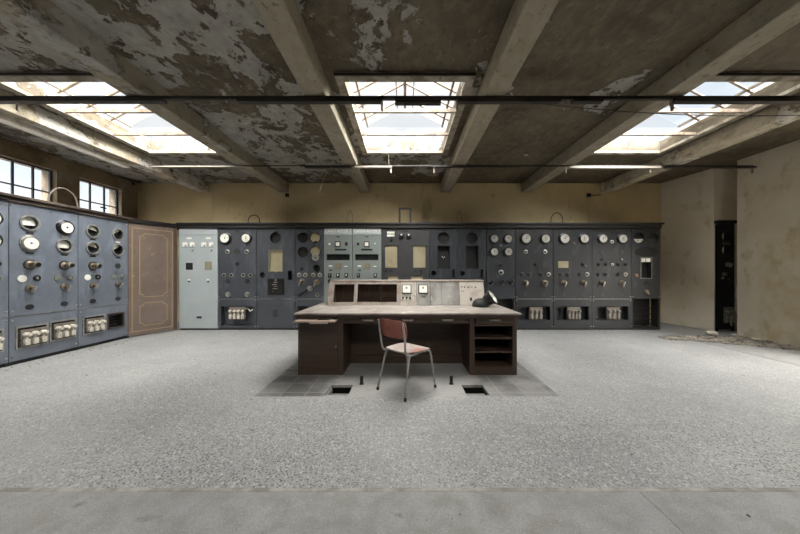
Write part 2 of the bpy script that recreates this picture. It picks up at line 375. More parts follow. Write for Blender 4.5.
# ------------------------------------------------------------------ ceiling, beams, skylights
SKY = [(-4.93, -3.48), (-.73, .73), (3.48, 4.93)]
SY = (3.495, 5.57)
SYB = (-1.4, .15)
holes = [fr(a, b, *SY) for a, b in SKY] + [fr(a, b, *SYB) for a, b in SKY]
struct('ceiling', slab(fr(XL - .3, XR + 1.2, YR - .2, YB + .3), holes, ZC, ZC + .18), 'ceiling')
for n, (xc, mt) in enumerate([(-5.31, 'beam_lit'), (-3.2, 'beam'), (-1.07, 'beam'), (1.07, 'beam'), (3.2, 'beam'), (5.31, 'beam_lit')]):
    w = .128
    mb = MB().box(xc - w, xc + w, YR, YB, ZB, ZC - .001, bev=.012)
    struct('ceiling_beam', mb, mt)
def skylight(n, x0, x1, y0, y1, gm):
    e = tag(empty('window_%d' % n, ((x0 + x1) / 2, (y0 + y1) / 2, ZC)), kind='structure')
    O = e.location
    hw = (x1 - x0) / 2
    # timber frame under the slab
    mb = MB(); f = .1; yo0, yo1 = y0 - .12, y1 + .1
    mb.box(x0 - f, x0, yo0, yo1, ZC - .045, ZC - .001).box(x1, x1 + f, yo0, yo1, ZC - .045, ZC - .001)
    mb.box(x0, x1, yo0, y0, ZC - .045, ZC - .001).box(x0, x1, y1, yo1, ZC - .045, ZC - .001)
    mb.build('frame', 'frame_w', e, origin=O, smooth=False)
    MB().box(x0 - f, x1 + f, yo0 - .022, yo0 - .002, ZC - .055, ZC - .032).build('drip_edge', 'rail', e, origin=O, smooth=False)
    # upstand
    up = .22; rz = .60; xm = (x0 + x1) / 2; ye = y1 - .45
    t = .06
    mb = MB()
    mb.box(x0 - t, x0 - .001, y0, y1, ZC - .0, ZC + up).box(x1 + .001, x1 + t, y0, y1, ZC, ZC + up)
    mb.box(x0 - t, x1 + t, y0 - t, y0 - .001, ZC, ZC + up)
    mb.build('upstand', 'shaft', e, origin=O, smooth=False)
    # splayed end of the shaft (glazed to brighten it), rising to the ridge
    b = MB()
    A, B = (x0, y1, ZC + .02), (x1, y1, ZC + .02)
    Cc, D, E_ = (x1, ye, ZC + up), (x0, ye, ZC + up), (xm, ye, ZC + rz)
    off = Vector((0, .05, .05))
    fs = [[A, B, Cc, D], [D, Cc, E_]]
    for f_ in fs:
        vs = [b.bm.verts.new(p) for p in f_] ; b.bm.faces.new(vs)
    b.build('hip_glass', 'glass_frost', e, origin=O, smooth=False)
    # pitched glass
    g = MB()
    for s_ in (x0 - .02, x1 + .02):
        g.quad([(s_, y0, ZC + up), (s_, ye, ZC + up), (xm, ye, ZC + rz), (xm, y0, ZC + rz)])
    g.quad([(x0, y0, ZC + up), (x1, y0, ZC + up), (xm, y0, ZC + rz)])
    g.build('glass', gm, e, origin=O, smooth=False)
    # rafters, purlins, ridge
    y = ye - .29
    while y > y0 + .1:
        for s_ in (x0, x1):
            MB().cyl((s_, y, ZC + up - .02), (xm, y, ZC + rz - .02), .02, 6).build('glazing_bar', 'bar', e, origin=O)
        y -= .37
    MB().box(xm - .02, xm + .02, y0, ye, ZC + rz - .06, ZC + rz - .01).build('ridge', 'bar', e, origin=O, smooth=False)
    for s_ in (-1, 1):
        MB().box(xm + s_ * .135 - .008, xm + s_ * .135 + .008, y0, ye, ZC + rz - .09, ZC + rz - .07).build('ridge_rod', 'bar', e, origin=O, smooth=False)
        MB().box(xm + s_ * (hw - .07) - .014, xm + s_ * (hw - .07) + .014, y0, ye, ZC + up + .0, ZC + up + .03).build('purlin', 'bar', e, origin=O, smooth=False)
    # laylight cross bars
    k = (y1 - y0) / 3.0 if y1 - y0 < 3 else .76
    yy = y0 + k
    while yy < y1 - .1:
        MB().box(x0, x1, yy - .018, yy + .018, ZC - .035, ZC + .015).build('laylight_bar', 'bar', e, origin=O, smooth=False)
        yy += k
    MB().cyl((xm, y1 - .16, ZC + .09), (xm, y1 - .17, ZC + .02), .007, 6).build('stay', 'winframe', e, origin=O)
    return e
for i, (a, b) in enumerate(SKY): skylight(i + 1, a, b, *SY, 'glass_dirty' if i == 2 else 'glass')
for i, (a, b) in enumerate(SKY):  # unseen skylight row behind the camera, added to light the foreground
    e = tag(empty('window_%d' % (i + 4), ((a + b) / 2, (SYB[0] + SYB[1]) / 2, ZC)), kind='structure')
    mb = MB(); f = .1
    mb.box(a - f, a, SYB[0] - f, SYB[1] + f, ZC - .045, ZC - .001).box(b, b + f, SYB[0] - f, SYB[1] + f, ZC - .045, ZC - .001)
    mb.box(a, b, SYB[0] - f, SYB[0], ZC - .045, ZC - .001).box(a, b, SYB[1], SYB[1] + f, ZC - .045, ZC - .001)
    for k in range(1, 5):
        y = SYB[0] + (SYB[1] - SYB[0]) * k / 5
        mb.box(a, b, y - .012, y + .012, ZC - .02, ZC + .015)
    mb.build('frame', 'frame_w', e, origin=e.location, smooth=False)
    MB().quad([(a, SYB[0], ZC + .1), (b, SYB[0], ZC + .1), (b, SYB[1], ZC + .1), (a, SYB[1], ZC + .1)]).build('glass', 'glass', e, origin=e.location, smooth=False)

# ------------------------------------------------------------------ walls
def xz_wall(x0, x1, y, t, z0, z1, hs=()):   # faces -Y
    mb = MB(); mb.prism(rect(x0, x1, z0, z1), hs, t, Matrix.Translation((0, y, 0))); return mb
def yz_wall(y0, y1, x, t, z0, z1, hs=(), face=1):  # left wall (face +X) with holes given as y,z rects
    mb = MB()
    mtx = Matrix.Translation((x, 0, 0)) @ Matrix.Rotation(R(90), 4, 'Z')   # local x->Y, local y->-X
    if face < 0: mtx = Matrix.Translation((x, 0, 0)) @ Matrix(((0, 1, 0, 0), (1, 0, 0, 0), (0, 0, 1, 0), (0, 0, 0, 1)))
    mb.prism(rect(y0, y1, z0, z1), hs, t, mtx); return mb
struct('wall_back', xz_wall(XL, XR + .6, YB, .2, -.2, ZC), 'ochre')
WINS = [(4.41, 5.86), (6.27, 7.20), (1.9, 3.7), (-1.2, 1.0)]
WZ0, WZ1 = 1.52, 3.39
struct('wall_left', yz_wall(YR, YB, XL, .32, -.2, ZC, [rect(a, b, WZ0, WZ1) for a, b in WINS]), 'brownwall')
struct('wall_right', yz_wall(YR, 6.07, XR, .5, -.2, ZC, [rect(2.9, 4.1, .0, 2.5)], -1), 'beige')
struct('floor_threshold', MB().box(7.5, 10.5, 1.5, 6.0, -.2, -.01), 'floor_plain')
mb = MB(); mb.prism([(6.78, YB), (6.97, 6.50), (8.0, 6.50), (8.0, YB)], [], ZC + .2, Matrix.Translation((0, 0, ZC)) @ Matrix.Rotation(R(-90), 4, 'X'))
struct('wall_right_return', mb, 'beige')
struct('wall_right_niche', MB().box(7.5, 7.7, 6.07, 6.50, -.2, ZC), 'beige')
struct('wall_rear', xz_wall(XL, XR + .6, YR, -.2, -.2, ZC), 'beige')
for i, (a, b) in enumerate(WINS):
    e = tag(empty('window_%d' % (i + 7), (XL - .12, (a + b) / 2, WZ0)), kind='structure')
    O = e.location; xw = XL - .12; mb = MB(); fw = .02
    mb.box(xw - .02, xw + .02, a, a + .03, WZ0, WZ1).box(xw - .02, xw + .02, b - .03, b, WZ0, WZ1)
    mb.box(xw - .02, xw + .02, a + .03, b - .03, WZ0, WZ0 + .03).box(xw - .02, xw + .02, a + .03, b - .03, WZ1 - .03, WZ1)
    mb.build('frame', 'winframe', e, origin=O, smooth=False)
    n = max(2, round((b - a) / .30))
    for k in range(1, n):
        y = a + (b - a) * k / n
        MB().box(xw - .015, xw + .015, y - .013, y + .013, WZ0 + .03, WZ1 - .03).build('glazing_bar', 'winframe', e, origin=O, smooth=False)
    for k in range(1, 4):
        z = WZ1 - .455 * k
        MB().box(xw - .014, xw + .014, a + .03, b - .03, z - .012, z + .012).build('transom', 'winframe', e, origin=O, smooth=False)
    MB().quad([(xw - .005, a, WZ0), (xw - .005, b, WZ0), (xw - .005, b, WZ1), (xw - .005, a, WZ1)]).build('glass', 'glass_win', e, origin=O, smooth=False)
    if i == 1:
        MB().box(xw + .02, xw + .05, b - .42, b - .30, 2.84, 2.87).cyl((xw + .05, b - .36, 2.85), (xw + .05, b - .36, 2.78), .008, 6).build('latch', 'winframe', e, origin=O)
# neighbouring building outside the left windows
e = tag(empty('exterior_building', (-12.5, 6, -1)), 'brick building with pale bands outside the steel-framed windows', 'building')
MB().box(-.5, .5, -7, 8, 0, 3.9).build('wall', 'brick', e, smooth=False)
MB().box(.501, .56, -7, 8, 3.0, 3.25).build('pale_band', 'plasterw', e, smooth=False)
MB().box(-.6, .6, -7.1, 8.1, 3.9, 4.1).build('parapet', 'plasterw', e, smooth=False)

# panelling seams on the back wall above the switchboard
for x, w in ((-5.12, .02), (-4.0, .008), (4.33, .008)):
    struct('trim_1', MB().box(x, x + w, YB - .012, YB - .001, 2.3, 3.38), 'ochre')
struct('trim_2', MB().box(-5.12, -1.2, YB - .014, YB - .002, 3.38, 3.40), 'ochre')

# ------------------------------------------------------------------ ceiling services
def hrail(name, x0, x1, y, z, r, mat, label, cat, group=None, segs=(), hooks=()):
    e = tag(empty(name, ((x0 + x1) / 2, y, z)), label, cat, group); O = e.location
    MB().box(x0, x1, y - r, y + r, z - r, z + r, bev=r * .3).build('rail', mat, e, origin=O, smooth=False)
    for a, b, h, mm in segs:
        MB().box(a, b, y - .035, y + .035, z - r - h, z - r - .001, bev=.004).build('trunking', mm, e, origin=O, smooth=False)
    for x in hooks:
        MB().box(x - .012, x + .012, y - .012, y + .012, z - r - .13, z - r).build('hanger_clip', 'railw', e, origin=O, smooth=False)
    return e
k1 = 3.44 / 288
def X1(px): return (px - 405) * k1
hrail('ceiling_rail', -6.9, 6.9, 3.44, 3.405, .021, 'rail', 'dark straight service rail crossing below the near end of all three skylights', 'rail', None,
      [(X1(-120), X1(165), .03, 'rail'), (X1(238), X1(382), .034, 'rail'), (X1(395), X1(441), .05, 'rail'), (X1(457), X1(560), .034, 'rail'), (X1(572), X1(602), .034, 'rail'), (X1(672), X1(960), .034, 'rail')],
      [X1(382), X1(457), X1(672), X1(18)])
k2 = 5.62 / 288
def X2(px): return (px - 405) * k2
hrail('ceiling_rail', -5.0, 6.8, 5.62, 3.40, .011, 'rail', 'thin pale and dark conduit rail crossing beyond the far end of the skylights', 'rail', None,
      [(X2(151), X2(245), .018, 'railw'), (X2(271), X2(300), .018, 'railw'), (X2(305), X2(352), .03, 'rail'), (X2(355), X2(392), .03, 'railw'), (X2(432), X2(520), .02, 'rail'), (X2(569), X2(660), .045, 'railw'), (X2(665), X2(755), .03, 'rail')],  # cream segments put the rail's lit stretches into the colour
      [X2(391), X2(434), X2(566), X2(650), X2(752)])
# light trough along the left beam
e = tag(empty('light_trough', (-5.53, 4.0, ZB)), 'long white light trough running beside the leftmost ceiling beam', 'light fitting'); O = e.location
MB().box(-5.47, -5.36, 2.2, 5.62, ZB - .07, ZB - .002, bev=.01).build('housing', 'plasterw', e, origin=O, smooth=False)
MB().box(-5.455, -5.375, 2.25, 5.58, ZB - .085, ZB - .071, bev=.006).build('diffuser', 'white', e, origin=O, smooth=False)
# sagging thin cable at right
pts = []
for i in range(25):
    t = i / 24; pts.append((1.32 + t * 3.9, 3.42 - .1 * t, 3.36 - .32 * t + .12 * t * t - .06 * math.sin(PI * t)))
tag(MB().tube(pts, .005, 6).build('hanging_cable', 'cable_b', None), 'thin black cable sagging across the right half of the ceiling', 'cable')
pts = [(X2(333), 5.6, 3.37), (X2(330), 5.6, 3.33), (X2(326), 5.58, 3.2), (X2(323), 5.58, 3.06), (X2(320), 5.58, 2.9)]
tag(MB().tube(pts, .007, 6).build('hanging_cable', 'cable', None), 'short pale cable end dangling from the far rail left of the middle skylight', 'cable')
tag(MB().cyl((X2(389), 5.6, 3.41), (X2(388.5), 5.6, 3.679), .005, 6).build('hanging_wire', 'cable', None), 'thin upright wire from ceiling to far rail under the middle skylight', 'wire')

# ------------------------------------------------------------------ instrument helpers (all children of a cabinet)
def gauge(p, x, z, r, face='white', rim='gloss', needle=True, d=.055, y=0.0, ang=None, seg=28):
    g = MB().lathe([(r * 1.28, 0), (r * 1.28, -d * .25), (r * 1.16, -d * .35), (r * 1.16, -d * .9), (r * 1.08, -d), (r * .98, -d), (r * .98, -d * .82)], (x, y, z), (0, 1, 0), seg).build('gauge', rim, p)
    MB().lathe([(r * .98, 0), (0, 0)], (x, y - d * .82, z), (0, 1, 0), seg).build('gauge_face', face, g)
    if needle:
        a = ang if ang is not None else random.uniform(.25 * PI, .75 * PI)
        MB().cyl((x - .15 * r * math.cos(a), y - d * .86, z - .25 * r * math.sin(a)), (x + .72 * r * math.cos(a), y - d * .86, z + .72 * r * math.sin(a)), r * .035, 5, r * .015).cyl((x, y - d * .82, z), (x, y - d * .93, z), r * .13, 10).build('needle', 'black', g)
    return g
def cup(p, x, z, r, name='empty_gauge_socket', rz=None, depth=.07, mat='black'):  # default black puts the hole's shade into the colour
    rz = rz or r
    mb = MB(); n = 24
    pr = [[mb.bm.verts.new((x + r * math.cos(2 * PI * i / n), yy, z + rz * math.sin(2 * PI * i / n))) for i in range(n)] for yy in (.003, depth)]
    for i in range(n): mb.bm.faces.new((pr[0][i], pr[0][(i + 1) % n], pr[1][(i + 1) % n], pr[1][i]))
    mb.bm.faces.new(pr[1])
    return mb.build(name, mat, p)
def recess(p, x0, x1, z0, z1, depth=.16, name='recess_box', mat='black'):  # default black lining carries the recess shade in its colour
    mb = MB(); t = .004; f = .002
    mb.box(x0 - t, x1 + t, depth, depth + t, z0 - t, z1 + t)
    mb.box(x0 - t, x0 + f, .004, depth, z0 - t, z1 + t).box(x1 - f, x1 + t, .004, depth, z0 - t, z1 + t)
    mb.box(x0, x1, .004, depth, z0 - t, z0 + f).box(x0, x1, .004, depth, z1 - f, z1 + t)
    return mb.build(name, mat, p, smooth=False)
def ring_lamp(p, x, z, r, ring='chrome', core='black', name='indicator_lamp'):
    g = MB().lathe([(r, 0), (r, -.012), (r * .8, -.018), (r * .55, -.018), (r * .5, -.008)], (x, 0, z), (0, 1, 0), 14).build(name, ring, p)
    MB().lathe([(r * .52, -.006), (r * .3, -.014), (0, -.016)], (x, 0, z), (0, 1, 0), 12).build('lens', core, g)
    return g
def knob(p, x, z, r, mat='brass', length=.05, name='knob', ang=.9):
    g = MB().lathe([(r, 0), (r, -.008), (r * .62, -.014), (r * .5, -length * .6), (r * .7, -length * .66), (r * .66, -length), (0, -length)], (x, 0, z), (0, 1, 0), 16).build(name, mat, p)
    MB().cyl((x - r * .8 * math.cos(ang), -length * .8, z + r * .8 * math.sin(ang)), (x + r * 1.1 * math.cos(ang), -length * .8, z - r * 1.1 * math.sin(ang)), r * .2, 8).build('grip', 'chrome', g)
    return g
def disc(p, x, z, r, mat, name='disc_plate', t=.008, rz=None):
    mb = MB(); mb.prism(circ(x, z, r, 18, rz), [], t, Matrix.Translation((0, -t, 0)))
    return mb.build(name, mat, p, smooth=False)
def bx(p, x, z, w, h, d, mat, name='plate', bev=.0):
    return MB().box(x - w / 2, x + w / 2, -d, -.0005, z - h / 2, z + h / 2, bev=bev).build(name, mat, p, smooth=False)
def pull_handle(p, x, z, mat='brass', L=.13):
    """big projecting drum handle of the left-hand board"""
    g = MB().lathe([(.062, 0), (.062, -.014), (.046, -.02), (.034, -.03), (.03, -L * .55), (.04, -L * .6), (.048, -L * .66), (.048, -L * .9), (.038, -L), (0, -L)], (x, 0, z), (0, 1, 0), 18).build('switch_handle', mat, p)
    MB().lathe([(.03, 0), (.03, -.012), (0, -.012)], (x, -L, z), (0, 1, 0), 14).build('handle_cap', 'gloss', g)
    MB().lathe([(.075, 0), (.075, -.01), (.06, -.012)], (x, -.001, z), (0, 1, 0), 18).build('back_ring', 'black', g)
    return g
def star_knob(p, x, z, mat='brass', r=.056):
    g = MB().lathe([(r, 0), (r, -.02), (r * .6, -.03), (r * .5, -.07), (0, -.07)], (x, 0, z), (0, 1, 0), 18).build('rotary_knob', mat, p)
    MB().box(-.012, .012, -.10, -.06, -r * 1.35, r * .5, mtx=Matrix.Translation((x, 0, z)) @ Matrix.Rotation(.35, 4, 'Y'), bev=.004).build('pointer_grip', 'chrome', g)
    return g
def fuses(p, x0, x1, z0, z1, n, mat='porcelain', d=.06, name='fuse_block'):
    g = MB().box(x0, x1, -.02, .02, z0, z1, bev=.004).build(name, 'fuse_base', p, smooth=False)
    w = (x1 - x0) / n
    for i in range(n):
        cx = x0 + w * (i + .5)
        m_ = MB(); h = z1 - z0
        m_.box(cx - w * .30, cx + w * .30, -.02 - d * .55, -.02, z0 + h * .06, z0 + h * .42, bev=w * .06)
        m_.lathe([(w * .34, 0), (w * .34, -d * .5), (w * .24, -d * .7), (w * .24, -d), (0, -d)], (cx, -.02, z0 + h * .7), (0, 1, 0), 12)
        m_.box(cx - w * .12, cx + w * .12, -.02 - d * .4, -.02, z0 + h * .42, z0 + h * .56)
        f = m_.build('fuse', mat, g)
    return g
def lettering(p, text, x, z, size, mat, y=-.003, name='lettering', wid=None):
    cu = bpy.data.curves.new('txt', 'FONT'); cu.body = text; cu.size = size; cu.extrude = .0008; cu.align_x = 'CENTER'; cu.align_y = 'CENTER'; cu.resolution_u = 2
    to = bpy.data.objects.new('txt', cu); COL.objects.link(to)
    dg = bpy.context.evaluated_depsgraph_get(); me = bpy.data.meshes.new_from_object(to.evaluated_get(dg))
    bpy.data.objects.remove(to); bpy.data.curves.remove(cu)
    xs = [v.co.x for v in me.vertices]; cw = max(xs) - min(xs)
    sx = wid / cw if wid else 1
    me.transform(Matrix.Translation((x, y, z)) @ Matrix.Rotation(R(90), 4, 'X') @ Matrix.Diagonal((sx, 1, 1, 1)))
    me.name = name; me.materials.clear(); me.materials.append(M[mat])
    o = bpy.data.objects.new(name, me); COL.objects.link(o); o.parent = p
    return o
def bolts(p, w, zs, inset=.025, mat='chrome', r=.010):
    mb = MB()
    for z in zs:
        for x in (-w / 2 + inset, w / 2 - inset):
            mb.lathe([(r, 0), (r, -.006), (r * .6, -.012), (0, -.012)], (x, 0, z), (0, 1, 0), 8)
    return mb.build('bolts', mat, p)
def frame(p, w, depth=.42, z1=2.33, mat='steel_dark', lowx=True):
    mb = MB(); a = .035
    for x in (-w / 2 + .002, w / 2 - .002 - a):
        mb.box(x, x + a, .006, .006 + a, .0, z1).box(x, x + a, depth - a, depth, .0, z1)
        mb.box(x, x + a, .006 + a, depth - a, z1 - a, z1).box(x, x + a, .006 + a, depth - a, .0, a)
    mb.box(-w / 2 + .037, w / 2 - .037, depth - a, depth, z1 - a, z1)
    return mb.build('angle_frame', mat, p, smooth=False)

YF = 6.6; K = YF / 288.0
Z = lambda py: H - (py - 272) * K
ZT, ZS, ZL = Z(228.2), Z(299), Z(328.2)
def panel(px0, px1, mat, label, upper_holes=(), lower_holes=(), lower=True, name='switchboard_cabinet', full=False, plinth=True, group='upright panels of the far switchboard'):
    xc = ((px0 + px1) / 2 - 405) * K; w = (px1 - px0) * K
    e = tag(empty(name, (xc, YF, 0)), label, 'switchboard cabinet', group)
    e['_w'] = w
    Lx = lambda px: (px - (px0 + px1) / 2) * K
    def hol(hs):
        out = []
        for h in hs:
            if len(h) == 3: out.append(circ(Lx(h[0]), Z(h[1]), h[2] * K, 24))
            elif len(h) == 5: out.append(circ(Lx(h[0]), Z(h[1]), h[2] * K, 24, h[3] * K))
            else: out.append(rect(Lx(h[0]), Lx(h[1]), Z(h[3]), Z(h[2])))
        return out
    g = .003
    if full:
        MB().prism(rect(-w / 2 + g, w / 2 - g, ZL, ZT), hol(upper_holes), .004).build('face_plate', mat, e, smooth=False)
    else:
        MB().prism(rect(-w / 2 + g, w / 2 - g, ZS + .006, ZT), hol(upper_holes), .004).build('face_plate', mat, e, smooth=False)
        if lower:
            MB().prism(rect(-w / 2 + g, w / 2 - g, ZL, ZS - .006), hol(lower_holes), .004).build('lower_plate', mat, e, smooth=False)
            MB().box(-w / 2, w / 2, -.006, .006, ZS - .005, ZS + .005).build('joint_strip', 'tube', e, smooth=False)
            bolts(e, w, [ZS - .04, ZL + .04, ZS + .05])
    frame(e, w)
    if plinth: MB().box(-w / 2 + g, w / 2 - g, .02, .3, .001, ZL - .002).build('plinth', 'black', e, smooth=False)
    # little nameplate at the top
    bx(e, 0, Z(229.8 + 1.6), .09, .025, .004, 'black', 'nameplate')
    return e, Lx

# P0 pale cabinet
xc = ((179.3 + 218) / 2 - 405) * K; w = (218 - 179.3) * K
e = tag(empty('pale_cabinet', (xc, YF, 0)), 'pale grey-green steel cabinet beside the brown door', 'cabinet')
Lx = lambda px: (px - (179.3 + 218) / 2) * K
MB().box(-w / 2, w / 2 - .003, .005, .42, ZL - .0, ZT).build('body', 'palegreen', e, smooth=False)
MB().box(-w / 2 + .002, w / 2 - .005, -.012, .0045, ZL, Z(235.0)).build('door', 'palegreen', e, smooth=False)
MB().box(-w / 2 + .002, w / 2 - .005, -.012, .0045, Z(234.5), ZT).build('header', 'palegreen', e, smooth=False)
MB().box(-w / 2 + .01, w / 2 - .01, .02, .4, .001, ZL - .001).build('plinth', 'black', e, smooth=False)
def off(o): o.location.y = -.012; return o
for px in (185.9, 193.2, 204.6, 212.2):
    g = off(bx(e, Lx(px), Z(244.6), .10, .10, .03, 'white', 'square_meter', .006))
    bx(g, Lx(px) + .022, Z(245.8), .034, .03, .034, 'grey_disc', 'meter_corner')
for px in (189.6, 208.7): off(bx(e, Lx(px), Z(238.3), .11, .036, .004, 'white', 'label_plate'))
for px in (193, 212): off(ring_lamp(e, Lx(px), Z(250.7), .018, 'tan', 'black'))
off(bx(e, Lx(189.8), Z(266.3), .155, .16, .006, 'black', 'relay_window'))
off(bx(e, Lx(208.8), Z(265.8), .155, .19, .006, 'tan', 'relay_cover'))
for px in (189.7, 208.7):
    off(bx(e, Lx(px), Z(279.7), .06, .035, .012, 'white', 'switch_plate')); off(knob(e, Lx(px), Z(281.5), .02, 'gloss', .03))
off(bx(e, Lx(199.6), Z(317.3), .115, .05, .005, 'black', 'lock_plate'))

# P1
e, L = panel(218.3, 256.5, 'steel', 'slate panel with two white dials, first beside the pale cabinet', (), [(220.6, 254, 306.3, 326.2)])
for px, py, r, a in ((225.8, 238.3, 4.6, 1.2), (246.9, 238.3, 4.2, 1.57)): gauge(e, L(px), Z(py), r * K, 'white', 'gloss', ang=a)
for px in (227.5, 246.9): ring_lamp(e, L(px), Z(251.8), 2.3 * K)
disc(e, L(237.2), Z(251.5), 3.2 * K, 'charcoal', 'engraved_disc', .006); ring_lamp(e, L(237.2), Z(263.7), 1.9 * K, 'steel_dark')
for px in (224, 231.4, 243.4, 250.5): ring_lamp(e, L(px), Z(275.2), 2.1 * K, 'grey_disc', 'void')
for px in (227.5, 247.5): disc(e, L(px), Z(281.3), 2.4 * K, 'steel_dark', 'engraved_disc', .004)
for px in (228, 247.3): knob(e, L(px), Z(294.5), 2.8 * K, 'chrome', .04)
recess(e, L(220.6), L(254), Z(326.2), Z(306.3), .12, mat='steel')
fuses(e, L(229.2), L(245.4), Z(319.3), Z(307.2), 4)
MB().tube([(L(246), -.02, Z(309)), (L(249), -.05, Z(308)), (L(251), -.04, Z(311)), (L(253), -.01, Z(309.5))], .012, 6).build('loose_wiring', 'porcelain', e)
# P2
e, L = panel(256.7, 295, 'steel', 'slate panel with a tall open window above a black square plate', [(275.5, 237.7, 5.5), (269.3, 282.2, 250.6, 271.2), (262.4, 275, 2.8), (287.8, 292.2, 270.6, 280)], ())
cup(e, L(275.5), Z(237.7), 5.5 * K); cup(e, L(262.4), Z(275), 2.8 * K); recess(e, L(287.8), L(292.2), Z(280), Z(270.6), .1)
MB().prism(rect(L(268.6), L(282.9), Z(271.9), Z(249.9)), [rect(L(269.4), L(282.1), Z(271.1), Z(250.7))], .01, Matrix.Translation((0, -.01, 0))).build('window_surround', 'tan', e, smooth=False)
ring_lamp(e, L(276.5), Z(272.3), 1.3 * K); MB().box(L(269), L(282.5), .03, .034, Z(271.5), Z(250.3)).build('lit_wall_card', 'ochre_card', e, smooth=False)  # added card stands in for the lit wall behind the opening
g = bx(e, L(276.1), Z(286.7), 16.4 * K, 16.2 * K, .012, 'gloss', 'black_cover')
mb = MB()
for i, (a, zz, ww, hh) in enumerate(((275.9, 280, 1.6, 1.6), (275.8, 282.2, 3.6, .9), (274.6, 284.6, 4.6, .9), (276, 286.3, 3.4, .6), (275.1, 288.6, 5, .8), (273, 291.4, 1.6, .4))):
    mb.box(L(a) - ww * K / 2, L(a) + ww * K / 2, -.0135, -.012, Z(zz) - hh * K / 2, Z(zz) + hh * K / 2)
mb.build('faded_inscription', 'grey_disc', e, smooth=False)
bx(e, L(275.4), Z(313.3), 5 * K, 7.4 * K, .008, 'charcoal', 'maker_badge', .003)
bx(e, L(276), Z(305.2), .3, .012, .003, 'charcoal', 'label_strip')
# P3
e, L = panel(295.2, 323.6, 'steel', 'slate panel with two black and two ochre gauge openings', [(302.9, 237.7, 5.3), (302.9, 251.9, 5.3), (315.4, 237.7, 5.0), (315.4, 251.2, 5.0), (316.7, 268.5, 3.6)], [(298, 307.6, 306, 311)])
for py in (237.7, 251.9): cup(e, L(302.9), Z(py), 5.3 * K)
for py in (237.7, 251.2):
    cup(e, L(315.4), Z(py), 5.0 * K, 'lit_wall_gauge_back', depth=.03, mat='ochre_card')  # ochre back imitates the lit wall seen through the hole
    MB().lathe([(5.6 * K, 0), (5.6 * K, -.012), (5.0 * K, -.012), (5.0 * K, 0)], (L(315.4), 0, Z(py)), (0, 1, 0), 24).build('bezel_ring', 'gloss', e)
    MB().box(L(315.4) - .03, L(315.4) + .03, .01, .028, Z(py + 4.6), Z(py + 3.4)).build('scale_stop', 'black', e)
gauge(e, L(315.4), Z(257.3), 2.8 * K, 'grey_disc', 'chrome', d=.03)
cup(e, L(316.7), Z(268.5), 3.6 * K); recess(e, L(298), L(307.6), Z(311), Z(306), .1)
ring_lamp(e, L(301.8), Z(269), 1.6 * K, 'black')
for px in (299.4, 305.2, 313.4, 319.8): ring_lamp(e, L(px), Z(275), 2.3 * K, 'chrome', 'brass')
for px, py in ((301.8, 281.6), (316.3, 282.3)): star_knob(e, L(px), Z(py), 'brass', 3.2 * K)
g = knob(e, L(309.8), Z(288.5), 2.8 * K, 'chrome', .06)
MB().tube([(L(309.8), -.04, Z(288.5)), (L(304), -.05, Z(292)), (L(299.6), -.05, Z(295))], [.02, .022, .035], 8).build('crank_lever', 'black', e)
ring_lamp(e, L(317.4), Z(294.8), 2 * K, 'grey_disc', 'black')
# P4, P5 green
for q, (a, b, txt, lab) in enumerate(((323.8, 352.5, 'CAREY ADLER.1', 'grey-green lettered panel with three switches in its top switch row'), (352.6, 381.4, 'GAREN ADLER.1', 'grey-green lettered panel beside the charcoal board'))):
    c = (a + b) / 2 - 338.15
    hs = [(326.6 + c, 349.6 + c, 254.2, 260.2)]
    e, L = panel(a, b, 'green', lab, hs, full=True)
    MB().prism(rect(L(a + .3), L(b - .3), Z(234.6), Z(228.4)), [], .012, Matrix.Translation((0, -.012, 0))).build('header_plate', 'palegreen', e, smooth=False)
    lettering(e, txt, L(a + b) / 2 if False else 0, Z(231.3), .10, 'white', -.0135, wid=.58)
    bx(e, L(338.2 + c), Z(236.8), .07, .02, .004, 'black', 'label_plate')
    g = bx(e, L(337.9 + c), Z(244.2), .125, .125, .03, 'gloss', 'square_meter', .004); bx(g, L(337.9 + c), Z(244.2), .085, .085, .034, 'white', 'meter_face')
    if q == 0: bx(e, L(329.6), Z(244), .04, .05, .01, 'white', 'indicator_plate'); bx(e, L(346.4), Z(244), .06, .08, .02, 'gloss', 'toggle_switch')
    else: bx(e, L(358.2), Z(244), .05, .06, .02, 'gloss', 'toggle_switch'); bx(e, L(375), Z(243.5), .025, .025, .01, 'white', 'indicator_plate')
    sl = bx(e, L(340.6 + c - (2.6 if q else 0)), Z(249.7), .26, .038, .006, 'black', 'slot_cover')
    if q == 0: bx(e, L(333), Z(249), .09, .02, .005, 'ochre_card', 'label_strip')
    recess(e, L(326.6 + c), L(349.6 + c), Z(260.2), Z(254.2), .08)
    for t in range(1, 3): MB().box(L(326.6 + c + 7.7 * t) - .006, L(326.6 + c + 7.7 * t) + .006, .02, .03, Z(260.2), Z(254.2)).build('window_divider', 'black', e, smooth=False)
    bx(e, L(338.2 + c), Z(266.3), .145, .15, .008, 'tan', 'card_holder')
    bx(e, L(330.6 + c), Z(266), .08, .03, .006, 'white', 'label_strip'); bx(e, L(346 + c), Z(266.3), .07, .02, .006, 'white', 'label_strip')
    bx(e, L(330.6 + c), Z(270.2), .07, .025, .006, 'black', 'label_plate')
    for px in ((329.9, 338, 346.4) if q == 0 else (329.7, 346.5)):
        s_ = bx(e, L(px + c), Z(275.4), .075, .10, .022, 'gloss', 'rocker_switch', .004); bx(s_, L(px + c), Z(275), .02, .05, .034, 'white', 'switch_tip')
    for px in ((329.9, 338) if q == 0 else (329.7,)):
        bx(e, L(px + c), Z(281.3), .07, .08, .022, 'gloss', 'rocker_switch', .004)
    for py in (290, 297): bx(e, L(338.2 + c), Z(py), .3, .04, .006, 'black', 'label_plate')
